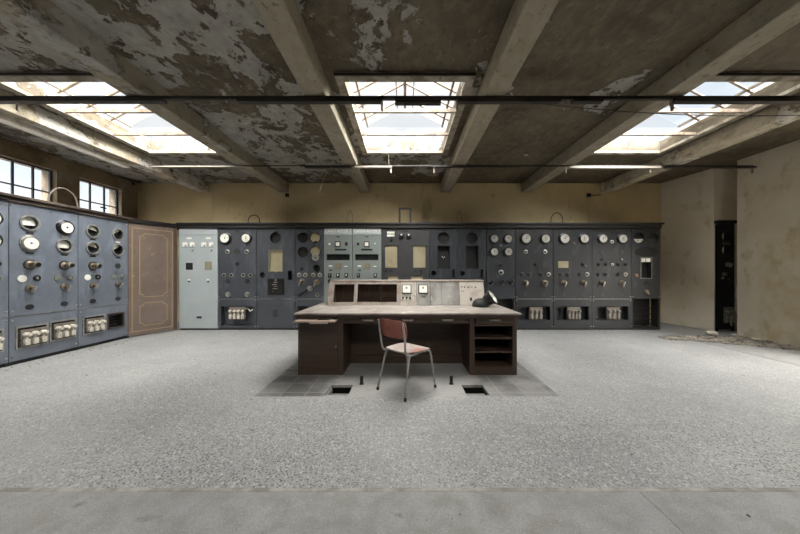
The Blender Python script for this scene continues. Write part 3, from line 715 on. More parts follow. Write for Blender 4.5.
# P6 charcoal
e, L = panel(381.6, 429.3, 'charcoal', 'charcoal board with four tall ochre openings', [(385.2, 397.2, 245.4, 267.6), (413.3, 425.4, 245.4, 267.6), (388, 398, 275.6, 284), (411, 422.8, 275.6, 284)], full=True)
for q, (px, py, ww, hh) in enumerate(((391.2, 256.5, 12, 22.2), (419.35, 256.5, 12.1, 22.2), (393, 279.8, 10, 8.4), (416.9, 279.8, 11.8, 8.4))):
    MB().box(L(px) - ww * K / 2 - .01, L(px) + ww * K / 2 + .01, .03, .034, Z(py) - hh * K / 2 - .01, Z(py) + hh * K / 2 + .01).build('lit_wall_card', 'ochre_card', e, smooth=False)  # added cards imitate the lit ochre wall behind the board
for q in range(2): bx(e, L(390.8), Z(232.6 + 3 * q), .17, .05, .02, 'white', 'label_plate', .004)
ring_lamp(e, L(391), Z(240), 1.8 * K, 'gloss')
for px in (401.4, 408.6):
    s_ = bx(e, L(px), Z(236), .105, .105, .05, 'gloss', 'square_instrument', .008); bx(s_, L(px), Z(235), .03, .03, .054, 'white', 'instrument_mark')
for px in (386, 391, 415.5, 421): ring_lamp(e, L(px), Z(270.8), 1.1 * K, 'black')
# P7, P8
for q, (a, b) in enumerate(((429.5, 457.7), (457.9, 486.4))):
    c = q * 28.6
    e, L = panel(a, b, 'steel_mid', ('dark panel with round and tall black openings, beside the charcoal board', 'dark panel with round and tall black openings, beside the four-gauge panel')[q],
                 [(443.3 + c, 238, 5.8), (437.5 + c, 450 + c, 245.7, 268.5), (434 + c, 273.6, 2.7), (452 + c, 454.8 + c, 269.5, 277.8), (435.2 + c, 451.8 + c, 279.2, 281)])
    cup(e, L(443.3 + c), Z(238), 5.8 * K); recess(e, L(437.5 + c), L(450 + c), Z(268.5), Z(245.7), .12)
    cup(e, L(434 + c), Z(273.6), 2.7 * K); recess(e, L(452 + c), L(454.8 + c), Z(277.8), Z(269.5), .06); recess(e, L(435.2 + c), L(451.8 + c), Z(281), Z(279.2), .06)
    if q == 0:
        MB().tube([(L(442), .05, Z(256)), (L(443.5), .03, Z(258)), (L(445), .04, Z(256.5))], .008, 6).build('broken_bracket', 'chrome', e)
    for py in (290, 295): knob(e, L(443.5 + c), Z(py), .04, 'gloss', .04)
# P9 four gauges, open below
e, L = panel(486.6, 515.4, 'steel_mid', 'dark panel with four white round gauges in a square', (), lower=False)
for px in (494, 508):
    for py in (238.8, 251.9): gauge(e, L(px), Z(py), 3.7 * K, 'dim_dial', 'gloss', ang=1.57)
ring_lamp(e, L(500.5), Z(265.2), 1.9 * K, 'steel_dark'); ring_lamp(e, L(501), Z(272.4), 2.6 * K, 'chrome')
for px in (491, 501, 510.6):
    knob(e, L(px), Z(282.6), 2 * K, 'black', .05); MB().tube([(L(px), -.04, Z(282.6)), (L(px + .6), -.08, Z(281)), (L(px + 1), -.1, Z(280))], [.012, .016, .024], 8).build('toggle_lever', 'gloss', e)
disc(e, L(500.8), Z(245.3), 1.2 * K, 'grey_disc', 'screw_boss'); bolts(e, .66, [ZT - .05, ZS + .05])
MB().box(-.31, .31, .15, .16, ZL, ZS + .03).build('added_dark_board', 'black', e, smooth=False)  # added black board, paints the darkness of the open base
# P10-P12
for q, (a, b, lab) in enumerate(((515.6, 553.2, 'dark panel with two white dials, behind the right end of the desk'), (553.4, 592, 'dark panel with two white dials and a small tan card'), (592.2, 631.6, 'dark panel with two white dials, beside the end panel with broken gauges'))):
    e, L = panel(a, b, 'steel_dark', lab, (), [(a + 3.2, b - 3.2, 306.3, 320.2)])
    gx = ((525.7, 545), (564, 583.5), (602, 621.7))[q]
    gauge(e, L(gx[0]), Z(238.8), 4.5 * K if q < 2 else 4 * K, 'dim_dial', 'gloss'); gauge(e, L(gx[1]), Z(238.8), 4.1 * K, 'dim_dial', 'gloss')
    mid = sum(gx) / 2
    if q == 0:
        for px in gx: ring_lamp(e, L(px), Z(251.8), 2.1 * K)
        disc(e, L(mid), Z(251.5), .04, 'charcoal', 'engraved_disc', .006); ring_lamp(e, L(mid), Z(264.7), .03, 'black'); disc(e, L(gx[1]), Z(264.6), 2.8 * K, 'charcoal', 'engraved_disc', .006)
    if q == 1:
        ring_lamp(e, L(mid), Z(243.7), 1.4 * K); disc(e, L(mid), Z(252), 3.6 * K, 'charcoal', 'engraved_disc', .006)
        bx(e, L(563.2), Z(264.5), 10.2 * K, 6.6 * K, .006, 'ochre_card', 'tan_card', .0); knob(e, L(gx[1]), Z(264.3), 2.5 * K, 'gloss', .05)
    if q == 2:
        ring_lamp(e, L(mid), Z(241.8), 1.8 * K); 
        for px in gx: disc(e, L(px), Z(252.4), 2.4 * K, 'charcoal', 'engraved_disc', .006); ring_lamp(e, L(px), Z(259.4), 1.8 * K, 'steel_dark', 'porcelain' if px > 610 else 'black')
        for px in (598.5, 605.5, 618, 625.5): ring_lamp(e, L(px), Z(264.4), 1.7 * K, 'black', 'void')
        ring_lamp(e, L(612.3), Z(264.4), 1.3 * K, 'chrome')
    for i, px in enumerate((gx[0] - 3.6, gx[0] + 3.6, gx[1] - 3.8, gx[1] + 3.6)): ring_lamp(e, L(px), Z(274.4), 2.2 * K, 'chrome' if i == 3 else 'steel_dark', 'black')
    for px in gx: star_knob(e, L(px), Z(283), 'brass', 2.9 * K); disc(e, L(px), Z(294.5), 2 * K, 'charcoal', 'engraved_disc', .006)
    recess(e, L(a + 3.2), L(b - 3.2), Z(320.2), Z(306.3), .12, mat='steel_dark')
    c = (a + b) / 2 + (1.2, .8, 1.2)[q]
    fuses(e, L(c - 6.6), L(c + 6.6), Z(319.4), Z(307.2), (3, 4, 3)[q], 'porcelain_dark')
# P13
e, L = panel(631.8, 660.4, 'steel_dark', 'dark end panel with two broken gauge holes, an oval plate and a black window',
             [(639, 237.7, 5.2), (653.4, 237.7, 5.2), (641, 651.4, 257.8, 278)], lower=False)
for px in (639, 653.4):
    cp = cup(e, L(px), Z(237.7), 5.2 * K)
    mb = MB(); r0 = 4.9 * K; pts = [(L(px) + r0 * math.cos(t), Z(237.7) + r0 * math.sin(t)) for t in [(-.92 + .84 * i / 12) * PI for i in range(13)]]
    pts += [(L(px) + r0 * .9 * math.cos(t), Z(237.7) + .35 * r0 + r0 * .75 * math.sin(t)) for t in [(-.12 - .76 * i / 10) * PI for i in range(11)]][0:0]
    mb.prism(pts, [], .003, Matrix.Translation((0, .02, 0))); mb.build('broken_dial', 'porcelain' if px < 645 else 'charcoal', cp, smooth=False)
disc(e, L(646.3), Z(251.6), 11.6 * K, 'black', 'oval_cover', .01, 5 * K)
recess(e, L(641), L(651.4), Z(278), Z(257.8), .12)
MB().prism(rect(L(640.4), L(652), Z(278.8), Z(257.2)), [rect(L(641.1), L(651.3), Z(278), Z(257.9))], .008, Matrix.Translation((0, -.008, 0))).build('window_surround', 'grey_disc', e, smooth=False)
MB().box(L(641.8), L(645.6), .004, .012, Z(262), Z(258.3)).box(L(646.4), L(650.6), .004, .012, Z(262), Z(258.3)).build('paper_scrap', 'white', e, smooth=False)
ring_lamp(e, L(636.2), Z(275.6), 1.8 * K, 'brass', 'amber'); ring_lamp(e, L(656), Z(275.6), 1.5 * K, 'steel_dark')
disc(e, L(646.5), Z(283), 3 * K, 'black', 'engraved_disc', .006, 2.2 * K); knob(e, L(646.5), Z(292.2), 2.5 * K, 'brass', .035); bolts(e, .65, [ZT - .05, ZS + .05])
w13 = 28.6 * K
MB().box(-w13 / 2 + .037, w13 / 2 - .037, .25, .26, ZL + .02, ZS + .03).build('added_dark_board', 'black', e, smooth=False)  # black board added to darken the open base
MB().box(w13 / 2 - .006, w13 / 2 - .002, .045, .25, ZL + .01, ZS + .03).build('added_dark_sheet', 'black', e, smooth=False)  # added black sheet, hides the lit wall past the board
for zz in (.2, .33, .46): MB().box(-w13 / 2 + .04, w13 / 2 - .04, .2, .24, zz, zz + .015).build('inner_rail', 'black', e, smooth=False)

# cornices
xa, xb = (179 - 405) * K, (660 - 405) * K
e = tag(empty('switchboard_cornice', (0, YF, ZT)), 'long dark cornice capping the far row of panels', 'cornice', kind='thing')
mb = MB().box(xa, xb, -.05, .42, .002, .075).box(xa - .01, xb + .03, -.085, .42, .076, .118, bev=.006)
mb.build('moulding', 'cornice', e, smooth=False)
e = tag(empty('switchboard_cornice', (-5.58, 4.4, 2.34)), 'worn bronze-brown cornice capping the left switchboard under the windows', 'cornice', kind='thing')
MB().box(-.4, .04, -2.2, 1.42, .002, .045).box(-.4, .075, -2.2, 1.42, .046, .085, bev=.005).build('moulding', 'cornice_l', e, smooth=False)

# ------------------------------------------------------------------ left-hand row
def lpanel(y0, y1, label, n, fz):
    yc = (y0 + y1) / 2; w = y1 - y0
    e = tag(empty('switchboard_cabinet', (-5.58, yc, 0), R(90)), label, 'switchboard cabinet', 'panels of the left switchboard')
    g = .003; zt, zs, zl = 2.335, .70, .055
    l = lambda y: y - yc
    hh = []
    recs = []
    for (a, b, z0, z1, style) in fz: hh.append(rect(l(a), l(b), z0, z1))
    cols = [(l(y0) + w * .26), (l(y0) + w * .77)]
    opens = {0: [(0, 0), (1, 1)], 1: [(0, 0), (1, 0), (0, 1), (1, 1)], 2: []}[n]
    rows = (2.06, 1.76)
    uh = [circ(cols[c], rows[r], .098, 28) for c, r in opens]
    MB().prism(rect(-w / 2 + g, w / 2 - g, zs + .006, zt), uh, .004).build('face_plate', 'steel_lit', e, smooth=False)
    MB().prism(rect(-w / 2 + g, w / 2 - g, zl, zs - .006), hh, .004).build('lower_plate', 'steel_lit', e, smooth=False)
    MB().box(-w / 2, w / 2, -.008, .006, zs - .004, zs + .004).build('joint_strip', 'tube', e, smooth=False)
    frame(e, w, .38, zt); bolts(e, w, [zt - .06, zs + .07, zs - .06, zl + .06], .03, 'chrome', .012)
    MB().box(-w / 2 + g, w / 2 - g, .02, .3, .001, zl - .002).build('plinth', 'black', e, smooth=False)
    for c in range(2):
        for r in range(2):
            x, z = cols[c], rows[r]
            if (c, r) in opens:
                MB().lathe([(.118, 0), (.118, -.018), (.098, -.02), (.096, -.0)], (x, 0, z), (0, 1, 0), 28).build('bezel_ring', 'tube', e)
                cp = cup(e, x, z, .098, 'empty_gauge_socket', depth=.07, mat='steel_dark' if (c, r) != (1, 1) else 'black')
                if (c + r + n) % 2 == 0 or n == 1:
                    pts = [(x + .094 * math.cos(t), z + .094 * math.sin(t)) for t in [((-.12 + 1.24 * i / 12) if n == 0 else (.02 + .8 * i / 12 + .25 * c)) * PI for i in range(13)]]
                    mb = MB(); mb.prism(pts, [], .003, Matrix.Translation((0, .03, 0))); mb.build('broken_dial', 'white', cp, smooth=False)
                else:
                    MB().box(x - .09, x + .09, .02, .026, z - .012, z + .004).build('dial_crossbar', 'tube', cp, smooth=False)
            else: gauge(e, x, z, .092, 'white', 'chrome' if c == 0 else 'gloss', d=.06 if c else .035, ang=(.05, 1.4)[c])
            bx(e, x, z - .15, .09, .022, .004, 'black' if (c, r) != (1, 0) else 'white', 'label_strip')
        x = cols[c]
        if n == 1 and c == 1: disc(e, x, 1.45, .05, 'charcoal', 'engraved_disc')
        else: pull_handle(e, x + .0, 1.44)
        disc(e, x - .085, 1.235, .052, 'white' if c == 0 else 'grey_disc', 'disc_plate'); ring_lamp(e, x + .085, 1.24, .045, 'grey_disc' if c else 'gloss', 'chrome', 'dial_switch')
        if n == 1 and c == 0: pass
        star_knob(e, x, 1.09)
        disc(e, x, .81, .05, 'black' if c == 0 else 'charcoal', 'oval_plate', .006, .04)
    for (a, b, z0, z1, style) in fz:
        recess(e, l(a), l(b), z0, z1, .12)
        MB().prism(rect(l(a) - .02, l(b) + .02, z0 - .02, z1 + .025), [rect(l(a), l(b), z0, z1)], .014, Matrix.Translation((0, -.014, 0))).build('fuse_surround', 'door_edge' if style else 'tube', e, smooth=False)
        if style == 0:
            fuses(e, l(a) + .03, l(b) - .008, z0 + .01, z1 - .03, 3, 'porcelain', .075)
        elif style == 1:
            for i in range(4): MB().box(l(a) + .02, l(b) - .02, .06, .075, z0 + .04 + i * .055, z0 + .055 + i * .055).build('terminal_rail', 'steel_dark', e, smooth=False)
    return e
lpanel(3.20, 4.055, 'blue-grey panel cut by the left edge, one white disc showing', 2, [(3.30, 3.62, .24, .52, 0), (3.68, 3.98, .24, .52, 0)])
lpanel(4.058, 4.914, 'blue-grey panel with two white porcelain fuse blocks at its foot', 0, [(4.14, 4.476, .235, .515, 0), (4.535, 4.86, .25, .53, 0)])
lpanel(4.916, 5.80, 'blue-grey panel with a brown-framed empty fuse recess, next to the brown door', 1, [(5.0, 5.33, .25, .53, 0), (5.42, 5.70, .27, .52, 1)])

# ------------------------------------------------------------------ door panel at the corner
A = Vector((-5.58, 5.81, 0)); B = Vector((-5.20, 6.56, 0)); ang = math.atan2(B.y - A.y, B.x - A.x); W = (B - A).length
e = empty('door_1', A, ang); tag(e, kind='structure')
hd = 2.33
MB().box(0, W, 0, .045, .03, hd).build('door_leaf', 'door', e, smooth=False)
def octo(x0, x1, z0, z1, c): return [(x0 + c, z0), (x1 - c, z0), (x1 - c, z0 + c * .55), (x1, z0 + c), (x1, z1 - c), (x1 - c, z1 - c * .55), (x1 - c, z1), (x0 + c, z1), (x0 + c, z1 - c * .55), (x0, z1 - c), (x0, z0 + c), (x0 + c, z0 + c * .55)]
def outline(pts, t): 
    cx = sum(p[0] for p in pts) / len(pts); cz = sum(p[1] for p in pts) / len(pts)
    wx = max(abs(p[0] - cx) for p in pts); wz = max(abs(p[1] - cz) for p in pts)
    return [(cx + (x - cx) * (1 - t / wx), cz + (z - cz) * (1 - t / wz)) for x, z in pts]
for nm, o_ in (('upper_moulding', octo(.17, .66, .80, 2.14, .07)), ('lower_moulding', octo(.17, .66, .20, .69, .07)), ('border_moulding', octo(.05, .76, .10, 2.24, .012))):
    MB().prism(o_, [outline(o_, .016)], .010, Matrix.Translation((0, -.010, 0))).build(nm, 'door_line' if nm != 'border_moulding' else 'door_line', e, smooth=False)
for o_ in (octo(.20, .63, .83, 2.11, .06), octo(.20, .63, .23, .66, .06)):
    MB().prism(o_, [], .006, Matrix.Translation((0, -.006, 0))).build('raised_panel', 'door', e, smooth=False)
MB().box(W - .06, W, -.012, .05, .03, hd).build('dark_stile', 'door_edge', e, smooth=False)
MB().box(0, W, -.03, .09, hd + .005, hd + .085).build('head', 'cornice', e, smooth=False)
mb = MB().box(-5.95, -5.58, 5.803, 5.83, .0, 2.33)
struct('trim_3', mb, 'cornice')
# small black box over the door, junction boxes on wall
tag(MB().box(-5.95, -5.5, 7.3, YB - .01, 2.42, 2.56, bev=.01).build('wall_box', 'black', None), 'flat black box on the wall above the pale cabinet corner', 'box')
for px, lab in ((287.6, 'small black junction box over the slate panel with the open window'), (588, 'small black junction box over the far right dials')):
    x = (px - 405) * YB / 288; zz = H + 76.5 * YB / 288
    e = tag(empty('junction_box', (x, YB - .03, zz)), lab, 'junction box', 'junction boxes on the ochre wall')
    MB().box(-.045, .045, -.03, .028, -.045, .045, bev=.01).build('box', 'black', e)
    MB().cyl((0, -.005, -.045), (0, -.005, -1.05), .012, 8).build('conduit', 'ochre', e)
    if px > 500: MB().cyl((.045, 0, .0), (.32, 0, .01), .01, 8).build('side_conduit', 'black', e)
# bracket frame on top of cornice
e = tag(empty('access_frame', (0, 6.75, ZT + .12)), 'dark rectangular steel frame standing on the cornice, centre of the back wall', 'frame')
x0, x1, zt = -.15, .15, .35
MB().box(x0, x0 + .045, 0, .035, 0, zt).build('post', 'black', e, smooth=False); MB().box(x1 - .045, x1, 0, .035, 0, zt).build('post', 'black', e, smooth=False); MB().box(x0, x1, -.001, .036, zt - .001, zt + .035).build('crossbar', 'black', e, smooth=False)
# cable loops rising from the boards
def loop(px0, px1, top, mat, label, r=.011, lean=0.0):
    x0, x1 = (px0 - 405) * K, (px1 - 405) * K; xm = (x0 + x1) / 2; z0 = ZT + .119; h = (222.3 - top) * K
    pts = [(x0, 6.72, z0)]
    for i in range(13):
        t = PI * (1 - i / 12); pts.append((xm + (x1 - x0) / 2 * math.cos(t) + lean * math.sin(t), 6.72, z0 + h * .3 + h * .7 * math.sin(t)))
    pts.append((x1, 6.72, z0))
    tag(MB().tube(pts, r, 8).build('cable_loop', mat, None), label, 'cable', 'cable loops over the far switchboard')
loop(245.3, 257, 213.3, 'cable_b', 'black cable loop over the slate panel with two dials')
loop(346.5, 352, 209, 'cable', 'narrow grey cable loop over the grey-green panels')
loop(458, 462.5, 209, 'cable', 'narrow grey cable loop over the twin black-opening panels')
loop(553.5, 565.5, 211, 'cable_b', 'black cable loop over the dark dials panels')
pts = []
for i in range(15):
    t = PI * (1 - i / 14); pts.append((-5.75, 4.85 + .21 * math.cos(t), 2.47 + .27 * math.sin(t)))
pts[0] = (-5.75, 4.64, 2.427); pts[-1] = (-5.75, 5.06, 2.427)
tag(MB().tube(pts, .012, 8).build('cable_loop', 'cable', None), 'pale curved conduit arching over the left switchboard', 'cable')

# ------------------------------------------------------------------ lone panel in the right niche
e = tag(empty('switchboard_cabinet', (7.175, 6.44, 0)), 'narrow black panel standing alone in the right wall niche', 'switchboard cabinet')
s = 6.44 / 288; zz = lambda py: H - (py - 272) * s; xx = lambda px: (px - 405) * s - 7.175
w = .385
hs = [circ(xx(726), zz(236.3), 4.6 * s, 20), circ(xx(726), zz(250.2), 4.6 * s, 20)]
MB().prism(rect(-w / 2, w / 2, .05, zz(223.5)), hs, .004).build('face_plate', 'black', e, smooth=False)
frame(e, w, .045, 2.4, 'black'); 
MB().box(-w / 2 - .02, w / 2 + .05, -.05, .05, zz(223.5) + .001, zz(220.6)).build('cap', 'black', e, smooth=False)
for i, py in enumerate((236.3, 250.2)):
    MB().lathe([(5.3 * s, 0), (5.3 * s, -.012), (4.6 * s, -.012), (4.6 * s, 0)], (xx(726), 0, zz(py)), (0, 1, 0), 20).build('bezel_ring', 'gloss', e)
    c_ = cup(e, xx(726), zz(py), 4.6 * s, depth=.035)
    x, z = xx(726), zz(py)
    pts = [(x + 4.4 * s * math.cos(t), z + 4.4 * s * math.sin(t)) for t in [(.62 + .72 * k / 12) * PI for k in range(13)]]
    MB().prism(pts, [], .003, Matrix.Translation((0, .006, 0))).build('broken_dial', 'white', c_, smooth=False)
bx(e, xx(726.2), zz(243.5), .17, .05, .006, 'grey_disc', 'label_strip')
star_knob(e, xx(727.5), zz(264.5), 'chrome', .05); knob(e, xx(724), zz(274), .04, 'chrome', .04); knob(e, xx(728), zz(280), .045, 'gloss', .05); ring_lamp(e, xx(722.5), zz(278), .03)
fuses(e, xx(723.5), xx(733), zz(323), zz(307), 2, 'porcelain_dark')
MB().tube([(xx(728), -.05, zz(316)), (xx(727), -.07, zz(320)), (xx(728.5), -.06, zz(325))], .02, 6).build('hanging_wiring', 'grey_disc', e)
# white chips stand in for light through the slot; plaster lumps at its foot
mb = MB(); rnd = random.Random(3)
def chip(mb, x, y, z, r, fl=.6):
    rr = bmesh.ops.create_icosphere(mb.bm, subdivisions=1, radius=r)
    for v in rr['verts']: v.co = Vector((v.co.x * rnd.uniform(.7, 1.3), v.co.y * rnd.uniform(.7, 1.3), v.co.z * fl * rnd.uniform(.7, 1.3)))
    bmesh.ops.transform(mb.bm, matrix=Matrix.Translation((x, y, z)) @ Matrix.Rotation(rnd.uniform(0, 6), 4, 'Z'), verts=rr['verts'])
for i in range(26): chip(mb, 7.415 + rnd.uniform(-.01, .02), 6.455 + rnd.uniform(-.015, .015), .25 + i * .03, rnd.uniform(.015, .035), 1.2)
tag(mb.build('wall_slot_light', 'plasterw', None, smooth=False), kind='structure')  # added white chips paint the light leaking beside the panel
for i, (x, y, r, lab) in enumerate(((6.55, 6.15, .11, 'white plaster lump at the foot of the lone black panel'), (6.9, 6.02, .06, 'small white plaster lump right of the lone panel foot'), (6.86, 5.62, .07, 'white plaster lump against the right wall skirting'))):
    m2 = MB(); chip(m2, 0, 0, r * .35, r, .4); o = m2.build('plaster_lump', 'plasterw', None, (x, y, 0), smooth=False); tag(o, lab, 'plaster lump', 'plaster lumps on the floor')
# rubble heap strip
mb = MB()
N = 2600
for i in range(N):
    t = rnd.random(); a_, b_ = rnd.random() ** 1.4, rnd.random()
    # wedge of spill: tip out on the floor, widening towards the wall
    x = 5.15 + 1.75 * (1 - a_ * .999); f_ = (x - 5.15) / 1.75
    y = 5.78 - .55 * f_ ** 2 + (b_ - .5) * (.12 + 1.0 * f_) + rnd.gauss(0, .04); r = rnd.uniform(.006, .022)
    if x > 6.9: continue
    if rnd.random() < .04: r *= 1.8
    if 6.80 < x and 6.1 < y: continue
    if min(math.hypot(x - a, y - b) for a, b in ((6.55, 6.15), (6.9, 6.02), (6.86, 5.62))) < .17: continue
    chip(mb, x, y, r * .4, r, .7)
tag(mb.build('rubble', 'rubble', None, smooth=False), 'strip of grey mortar rubble along the right wall', 'rubble', kind='stuff')
mb = MB()
for i in range(420):
    u = rnd.random()
    if u < .55: x, y = rnd.uniform(-5.2, 5.9), YF - abs(rnd.gauss(.08, .12))
    elif u < .75: x, y = -5.5 + abs(rnd.gauss(0, .12)), rnd.uniform(2.5, 5.8)
    else: x, y = rnd.uniform(-5, 5.5), rnd.uniform(1.2, 6.2)
    if abs(x) < 1.6 and 3.0 < y < 5.2 or y > 6.54 or x < -5.5: continue
    chip(mb, x, y, .003, rnd.uniform(.005, .013), .5)
tag(mb.build('plaster_crumbs', 'rubble', None, smooth=False), 'scattered plaster crumbs along the feet of the panels', 'debris', kind='stuff')

# ------------------------------------------------------------------ desk
DX0, DX1, DY0, DY1 = -1.38, 1.445, 3.72, 4.92
e = tag(empty('control_desk', (.03, 4.3, 0)), 'wide dark wooden desk with dusty worktop in the middle of the room', 'desk'); O = e.location
def P(mb, name, mat, par=None): return mb.build(name, mat, par or e, origin=O, smooth=False)
kl, kr = -.80, .835
P(MB().box(DX0 - .026, DX1 + .03, 3.64, 4.98, .784, .808, bev=.004), 'worktop', 'dusty_top')
P(MB().box(DX0 - .012, DX1 + .015, 3.665, 4.95, .745, .7835), 'worktop_edge', 'wood')
lp = P(MB().box(DX0, DX0 + .02, DY0, DY1, .0, .745).box(kl - .06, kl, DY0, DY1, 0, .745).box(DX0 + .02, kl - .06, DY0 + .02, DY1, .0, .04).box(DX0 + .02, kl - .06, DY1 - .02, DY1, .04, .745).box(DX0 + .02, kl - .06, DY0 + .01, DY0 + .04, .0, .06), 'pedestal', 'wood')
dr = P(MB().box(DX0 + .024, kl - .062, DY0 - .002, DY0 + .018, .065, .69, bev=.002), 'cupboard_door', 'wood')
P(MB().cyl((kl - .09, DY0 - .002, .37), (kl - .09, DY0 - .02, .37), .010, 10), 'keyhole_knob', 'chrome', dr)
rp = P(MB().box(kr, kr + .065, DY0, DY1, 0, .745).box(DX1 - .055, DX1, DY0, DY1, 0, .745).box(kr + .065, DX1 - .055, DY1 - .02, DY1, 0, .745).box(kr + .065, DX1 - .055, DY0 + .005, DY1 - .02, 0, .105).box(kr + .065, DX1 - .055, DY0, DY1 - .02, .632, .652), 'pedestal', 'wood')
for z in (.28, .46):
    P(MB().box(kr + .066, DX1 - .056, DY0 + .02, DY1 - .03, z, z + .022), 'shelf', 'wood')
# fascia rail and drawers
P(MB().box(kl, kr, DY0 + .02, DY0 + .045, .66, .745), 'fascia', 'wood')
P(MB().box(DX0 + .02, kl - .06, DY0 + .02, DY0 + .04, .692, .745), 'fascia', 'wood')
for a, b, hx in ((347, 386, 368), (391.5, 424, 407.7), (430.5, 463.5, 447.5), (475.8, 512.5, 494.7)):
    s = 3.72 / 288; xa, xb = (a - 405) * s, (b - 405) * s
    d = P(MB().box(xa, xb, DY0 - .004, DY0 + .019, .668 if a < 470 else .662, .74, bev=.003), 'drawer_front', 'wood')
    hx = (hx - 405) * s
    P(MB().box(hx - .075, hx + .075, DY0 - .03, DY0 - .0045, .712, .720).box(hx - .062, hx + .062, DY0 - .03, DY0 - .024, .700, .712), 'handle', 'chrome', d)
    P(MB().box(xa + .005, xb - .005, DY0 - .008, DY0 - .0045, .7385, .742), 'pale_edge', 'slidewood', d)  # pale strip along the top edge of the drawer
P(MB().box(kl, kr, 4.26, 4.28, .0, .745), 'modesty_panel', 'wood')
P(MB().box(kl, kr, 4.20, 4.26, .0, .10), 'kick_board', 'wood')
# writing slide pulled out
sl = MB().box(-1.365, -.862, 3.50, 4.1, .712, .730, bev=.002)
o = P(sl, 'writing_slide', 'slidewood')
P(MB().box(-1.16, -.94, 3.475, 3.4995, .700, .718, bev=.003), 'slide_pull', 'slidewood', o)
tag(MB().box(-.06, .05, -.006, .006, 0, .012, mtx=Matrix.Rotation(.4, 4, 'Z')).tube([(-.05, .02, .006), (0, .03, .008), (.05, -.02, .006), (.10, -.02, .006)], .006, 6).build('metal_clip', 'black', None, (-1.03, 3.60, .7305)), 'small dark metal clip lying on the pulled-out writing slide', 'clip')

# console on the desk
Yc0, Yc1, zc0, zc1 = 4.49, 4.62, .8125, 1.192
CX0, CX1 = -1.185, 1.255
e = tag(empty('desk_console', (.035, 4.6, .8085)), 'low sloping instrument console standing on the dusty desk', 'console'); O = e.location
tilt = math.atan2(Yc1 - Yc0, zc1 - zc0); slen = math.hypot(Yc1 - Yc0, zc1 - zc0)
FM = Matrix.Translation((0, Yc0, zc0)) @ Matrix.Rotation(-tilt, 4, 'X')
kc = 4.55 / 288
cx = lambda px: (px - 405) * kc
cv = lambda py: (306.2 - py) / 25.0 * slen
def side(x0, x1, name, mat, y1=4.9, inset=0.0):
    mb = MB(); prof = [(Yc0 + inset, zc0), (y1, zc0), (y1, zc1 - .012), (Yc1 + inset, zc1 - .012)]
    m_ = Matrix.Translation((x0, 0, 0)) @ Matrix(((0, 1, 0, 0), (1, 0, 0, 0), (0, 0, 1, 0), (0, 0, 0, 1)))
    mb.prism(prof, [], x1 - x0, m_); return P(mb, name, mat)
side(CX0, CX0 + .02, 'end_board', 'console_frame', inset=.006); side(CX1 - .02, CX1, 'end_board', 'console_pale', inset=.006)
P(MB().box(CX0 - .01, CX1 + .01, Yc1 - .012, 4.91, zc1 - .012, zc1 + .006, bev=.003), 'top_board', 'console_frame')
P(MB().box(CX0 + .02, CX1 - .02, 4.84, 4.9, zc0, zc1 - .013), 'back_board', 'wood_in')
P(MB().box(CX0 + .02, CX1 - .02, Yc0 + .03, 4.84, zc0 + .001, zc0 + .02), 'bottom_board', 'wood_in')
side(cx(355.3), cx(356.3), 'partition', 'wood_in', 4.84, .02); side(cx(397.6), cx(398.6), 'partition', 'wood_in', 4.84, .02)
P(MB().box(cx(378.4), cx(379.6), 4.66, 4.84, zc0 + .02, zc1 - .02), 'inner_divider', 'wood')
for z in (.9, 1.0, 1.1): P(MB().box(cx(357), cx(397), 4.825, 4.8395, z, z + .012), 'back_slat', 'wood')
def facep(a, b, name, mat, hs=(), dy=0.0):
    mb = MB(); mb.prism(rect(cx(a), cx(b), 0.0, slen - .012), hs, .006, FM @ Matrix.Translation((0, dy, 0))); return P(mb, name, mat)
facep(328.7, 400.2, 'open_frame', 'console_frame', [rect(cx(333.8), cx(354), cv(303.2), cv(285)), rect(cx(357.6), cx(396.8), cv(303.2), cv(284.9))])
fa = facep(400.5, 416.5, 'instrument_plate', 'console_pale'); fb = facep(416.8, 441.6, 'instrument_plate', 'console_grey'); facep(441.8, 459.4, 'blank_plate', 'console_grey')
fd = facep(459.7, 483.9, 'drilled_plate', 'console_pale')
def onface(mb, name, mat, par): 
    bmesh.ops.transform(mb.bm, matrix=FM, verts=mb.bm.verts[:]); return P(mb, name, mat, par)
for px, pl in ((406.6, fa), (423.2, fb)):
    g = onface(MB().box(cx(px) - .077, cx(px) + .077, -.022, -.001, cv(290.2) - .075, cv(290.2) + .075, bev=.004), 'square_meter', 'gloss', pl)
    onface(MB().box(cx(px) - .062, cx(px) + .062, -.0245, -.0225, cv(290.2) - .06, cv(290.2) + .06), 'meter_face', 'white', pl)
    onface(MB().box(cx(px) - .014, cx(px) + .012, -.0265, -.025, cv(290.2) + .0, cv(290.2) + .035), 'meter_mark', 'grey_disc', pl)
for px in (403, 406.6, 410.2, 414.8):
    onface(MB().lathe([(.014, -.001), (.014, -.02), (.009, -.03), (0, -.03)], (cx(px), 0, cv(298.8) if px < 414 else cv(296)), (0, 1, 0), 10).box(cx(px) - .003, cx(px) + .003, -.02, -.01, cv(302) if px < 414 else cv(298), cv(298.8)), 'small_switch', 'black' if px < 414 else 'white', fa)
onface(MB().box(cx(421), cx(425), -.004, -.001, cv(298.3), cv(297.7)), 'label_strip', 'black', fb)
for i, (px, py, r) in enumerate(((462.3, 287.8, .010), (465, 288, .012), (468.8, 288.3, .012), (472.3, 288, .009), (476, 288.3, .012), (462, 292, .010), (463.8, 292.2, .008))):
    onface(MB().cyl((cx(px), .003, cv(py)), (cx(px), -.002, cv(py)), r, 10), 'screw_hole', 'black', fd)
onface(MB().box(cx(469.5), cx(471.6), -.004, -.001, cv(301.8), cv(298.6), ), 'worn_slot', 'black', fd)
onface(MB().box(cx(430), cx(430.5), -.003, -.001, .0, slen - .02), 'plate_joint', 'charcoal', fb)

